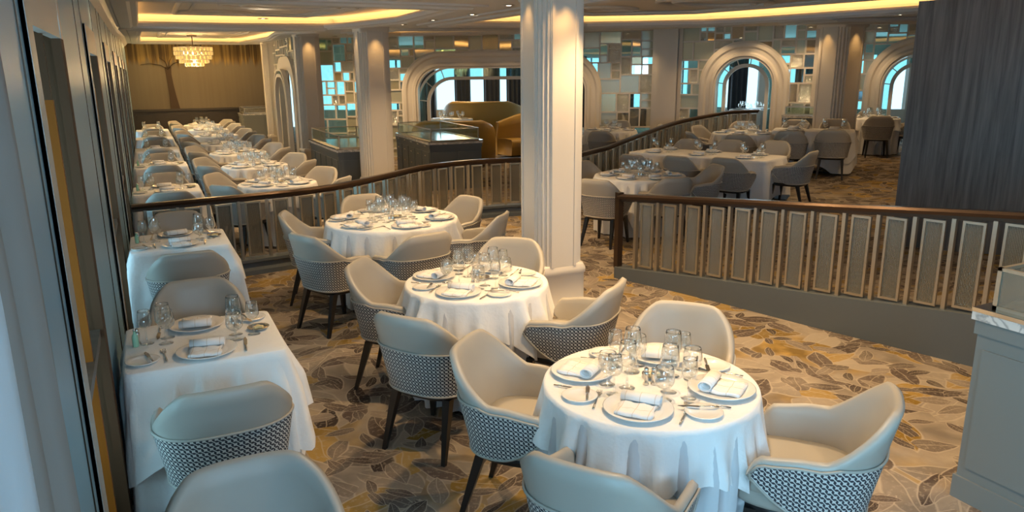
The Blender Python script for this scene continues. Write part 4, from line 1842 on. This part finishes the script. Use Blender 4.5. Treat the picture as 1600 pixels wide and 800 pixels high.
def chandelier(loc, label, k=1.0):
    root = empty('chandelier', loc)
    tag(root, label, 'chandelier')
    MB().lathe([(.012, 0), (.012, .35)], 8).lathe([(.12, .33), (.12, .36)], 16).build('stem', M['darkbronze'], root)
    r = random.Random(4)
    for t, (rad, z) in enumerate(((.50, .02), (.50, -.08), (.46, -.18), (.38, -.28), (.24, -.36))):
        rad *= k
        fr = MB()
        pts = [(rad * math.cos(a), rad * math.sin(a), z + .045) for a in [2 * PI * i / 30 for i in range(31)]]
        fr.tube(pts, .008, 5)
        for a in (0, PI / 2, PI, 3 * PI / 2):
            fr.tube([(0, 0, z + .06), (rad * math.cos(a), rad * math.sin(a), z + .045)], .005, 4)
        ring_o = fr.build('ring_frame', M['champagne'], root)
        cr = MB()
        n = int(2 * PI * rad / .105)
        for i in range(n):
            a = 2 * PI * i / n + t * .3
            h = .040 + .012 * r.random()
            cr.obox((rad * math.cos(a), rad * math.sin(a)), a + PI / 2, .038, .010, z - h, z + h * .7)
        cr.build('crystals', M['crystal'], ring_o)
    bl = MB()
    for i in range(8):
        a = 2 * PI * i / 8
        bl.lathe([(.004, -.03), (.02, -.01), (.022, .01), (.006, .035)], 8, (.24 * k * math.cos(a), .24 * k * math.sin(a), -.08))
    bl.build('bulbs', M['bulb'], root)
    l = bpy.data.lights.new('chandelier_glow', 'POINT')
    l.energy = 60
    l.color = (1, .65, .28)
    l.shadow_soft_size = .2
    o = bpy.data.objects.new('chandelier_glow', l)
    COL.objects.link(o)
    o.location = (loc[0], loc[1], loc[2] - .5)


chandelier((1.32, 21.2, 2.74), 'round crystal chandelier glowing amber before the rear wall', .92)
chandelier((8.6, 21.0, 2.70), 'gold crystal chandelier glimpsed through the wide central arch', 1.4)
# warm wall wash over the mural
o = area_light('mural_washer', (1.6, 23.7, 2.97), 3.4, .08, 30, (1, .62, .22), (R(-25), 0, 0))

# ------------------------------------------------------------------ counters


def counter(name, loc, rz, lx, ly, H, label, paint, glass_h=.22, doors='y', drawers=False):
    """box [0,lx] x [0,ly]"""
    root = empty(name, loc, rz)
    tag(root, label, 'counter')
    b = MB()
    b.box(0, lx, 0, ly, .10, H - .06)
    b.box(.0 - .012, lx + .012, -.012, ly + .012, 0, .12)
    b.box(-.012, lx + .012, -.012, ly + .012, H - .13, H - .06)
    b.build('cabinet', M[paint], root)
    MB().box(-.025, lx + .025, -.025, ly + .025, H - .06, H - .02).build('marble_top', M['marble'], root)
    MB().box(-.027, lx + .027, -.027, ly + .027, H - .02, H).build('metal_edge', M['steel'], root)
    pan = MB()
    n = max(1, int(lx / .45))
    for i in range(n):
        a, c = (i + .08) * lx / n, (i + .92) * lx / n
        pan.box(a, c, -.010, .0, .18, H - .2)
    pan.build('front_door', M[paint], root)
    pan = MB()
    n = max(1, int(ly / .45))
    for i in range(n):
        a, c = (i + .08) * ly / n, (i + .92) * ly / n
        pan.box(-.010, 0, a, c, .18, H - .2)
    so = pan.build('side_door', M[paint], root)
    if drawers:
        dd = MB()
        for i in range(n):
            a, c = (i + .12) * ly / n, (i + .88) * ly / n
            for z in (.40, .62, .80):
                dd.box(-.022, -.010, a + (c - a) * .35, a + (c - a) * .65, z, z + .015)
        dd.build('drawer_handle', M['steel'], so)
    t = .012
    fr = MB()
    z0, z1 = H, H + glass_h
    for x in (.03, lx - .03 - .02):
        for y in (.03, ly - .03 - .02):
            fr.box(x, x + .02, y, y + .02, z0, z1)
    for z in (z0, z1 - .015):
        for y in (.03, ly - .05):
            fr.box(.03, lx - .03, y, y + .02, z, z + .015)
        for x in (.03, lx - .05):
            fr.box(x, x + .02, .03, ly - .03, z, z + .015)
    fr.build('glass_case_frame', M['champagne'], root)
    g = MB()
    g.box(.036, .042, .05, ly - .05, z0 + .015, z1 - .015).box(lx - .042, lx - .036, .05, ly - .05, z0 + .015, z1 - .015)
    g.box(.05, lx - .05, .036, .042, z0 + .015, z1 - .015).box(.05, lx - .05, ly - .042, ly - .036, z0 + .015, z1 - .015)
    g.build('glass_case_pane', M['rib'] if paint == 'cab_paint' else M['clear'], root)
    return root


counter('service_counter', (3.47, .6, 0), 0, 1.1, 1.43, 1.0, 'grey service counter with marble edge and ribbed glass case at the right edge', 'cab_paint', .20)
counter('buffet_counter', (2.87, 12.55, 0), R(0), .95, 2.3, .88, 'dark grey buffet counter with a glass top, left of the second column', 'grey_paint', .22)
counter('buffet_counter', (4.60, 12.8, 0), R(-3), 1.0, 2.4, .90, 'dark buffet counter with drawers and glass case under the wide arch', 'grey_paint', .22, drawers=True)
counter('buffet_counter', (2.55, 22.6, 0), 0, 1.0, 1.2, 1.05, 'grey counter by the rear wall beside the farthest column', 'cab_paint', .15)
counter('buffet_counter', (12.62, 12.22, .35), R(-51), .95, .42, .80, 'low dark counter below the right-hand mosaic arch', 'grey_paint', .18)

# ------------------------------------------------------------------ banquettes beyond the arch


def banquette(loc, rz, rad, span, label, hgt=1.15):
    root = empty('banquette', loc, rz)
    tag(root, label, 'banquette')
    N = 30
    for nm, prof in (('backrest', [(0, .05), (.02, .45), (-.02, .8), (-.05, hgt - .05), (0, hgt), (.07, hgt - .02), (.10, hgt - .1), (.12, .8), (.12, .05)]), ('seat', [(-.55, .08), (-.58, .38), (-.54, .46), (-.3, .48), (0, .46), (0, .08)])):
        vs, m_ = [], len(prof)
        for i in range(N + 1):
            a = -span / 2 + span * i / N
            k = 1 - .35 * max(0, abs(a) / (span / 2) - .55) / .45 if nm == 'backrest' else 1
            for dr, z in prof:
                r_ = rad + dr
                zz = z if z < .5 else .5 + (z - .5) * k
                vs.append((r_ * math.sin(a), -r_ * math.cos(a) + rad * 0, zz))
        fs = [(i * m_ + q, i * m_ + (q + 1) % m_, (i + 1) * m_ + (q + 1) % m_, (i + 1) * m_ + q) for i in range(N) for q in range(m_)]
        fs += [tuple(range(m_)), tuple(reversed([N * m_ + q for q in range(m_)]))]
        MB().add(vs, fs, 0, True).build(nm, M['gold_leather'], root)
    return root


banquette((6.55, 16.55, 0), R(-22), .88, R(175), 'tall curved mustard leather banquette behind the buffet counter', 1.06)
banquette((7.95, 15.85, .07), R(105), .85, R(175), 'second curved mustard banquette, open towards the first one', 1.06)
banquette((9.6, 21.2, .1), R(-40), 1.3, R(150), 'mustard banquette in the far room by the windows', 1.2)


def far_table(cx, cy, phrase, seed):
    z = fz(cx)
    table_body('round_table', (cx, cy, z), 0, 'dining table hidden under the cloth, ' + phrase, .6)
    round_cloths(cx, cy, .6, z, phrase, 0, seed)
    r = random.Random(seed)
    for k in range(10):
        a = 2 * PI * k / 10
        (WG if k % 2 else WT).place((cx + .34 * math.cos(a), cy + .34 * math.sin(a), z + TZ), 0, 'wine glass standing on ' + phrase, 'glass', 'glasses on ' + phrase)
    for k in range(5):
        a = 2 * PI * k / 5 + .3
        PL.place((cx + .44 * math.cos(a), cy + .44 * math.sin(a), z + TZ), 0, 'white dinner plate on ' + phrase, 'plate', 'plates on ' + phrase)


far_table(8.0, 20.3, 'the table in the far room', 81)
far_table(6.6, 21.6, 'the farthest table beyond the arch', 82)
far_table(14.6, 15.2, 'the table beyond the right arch', 84)
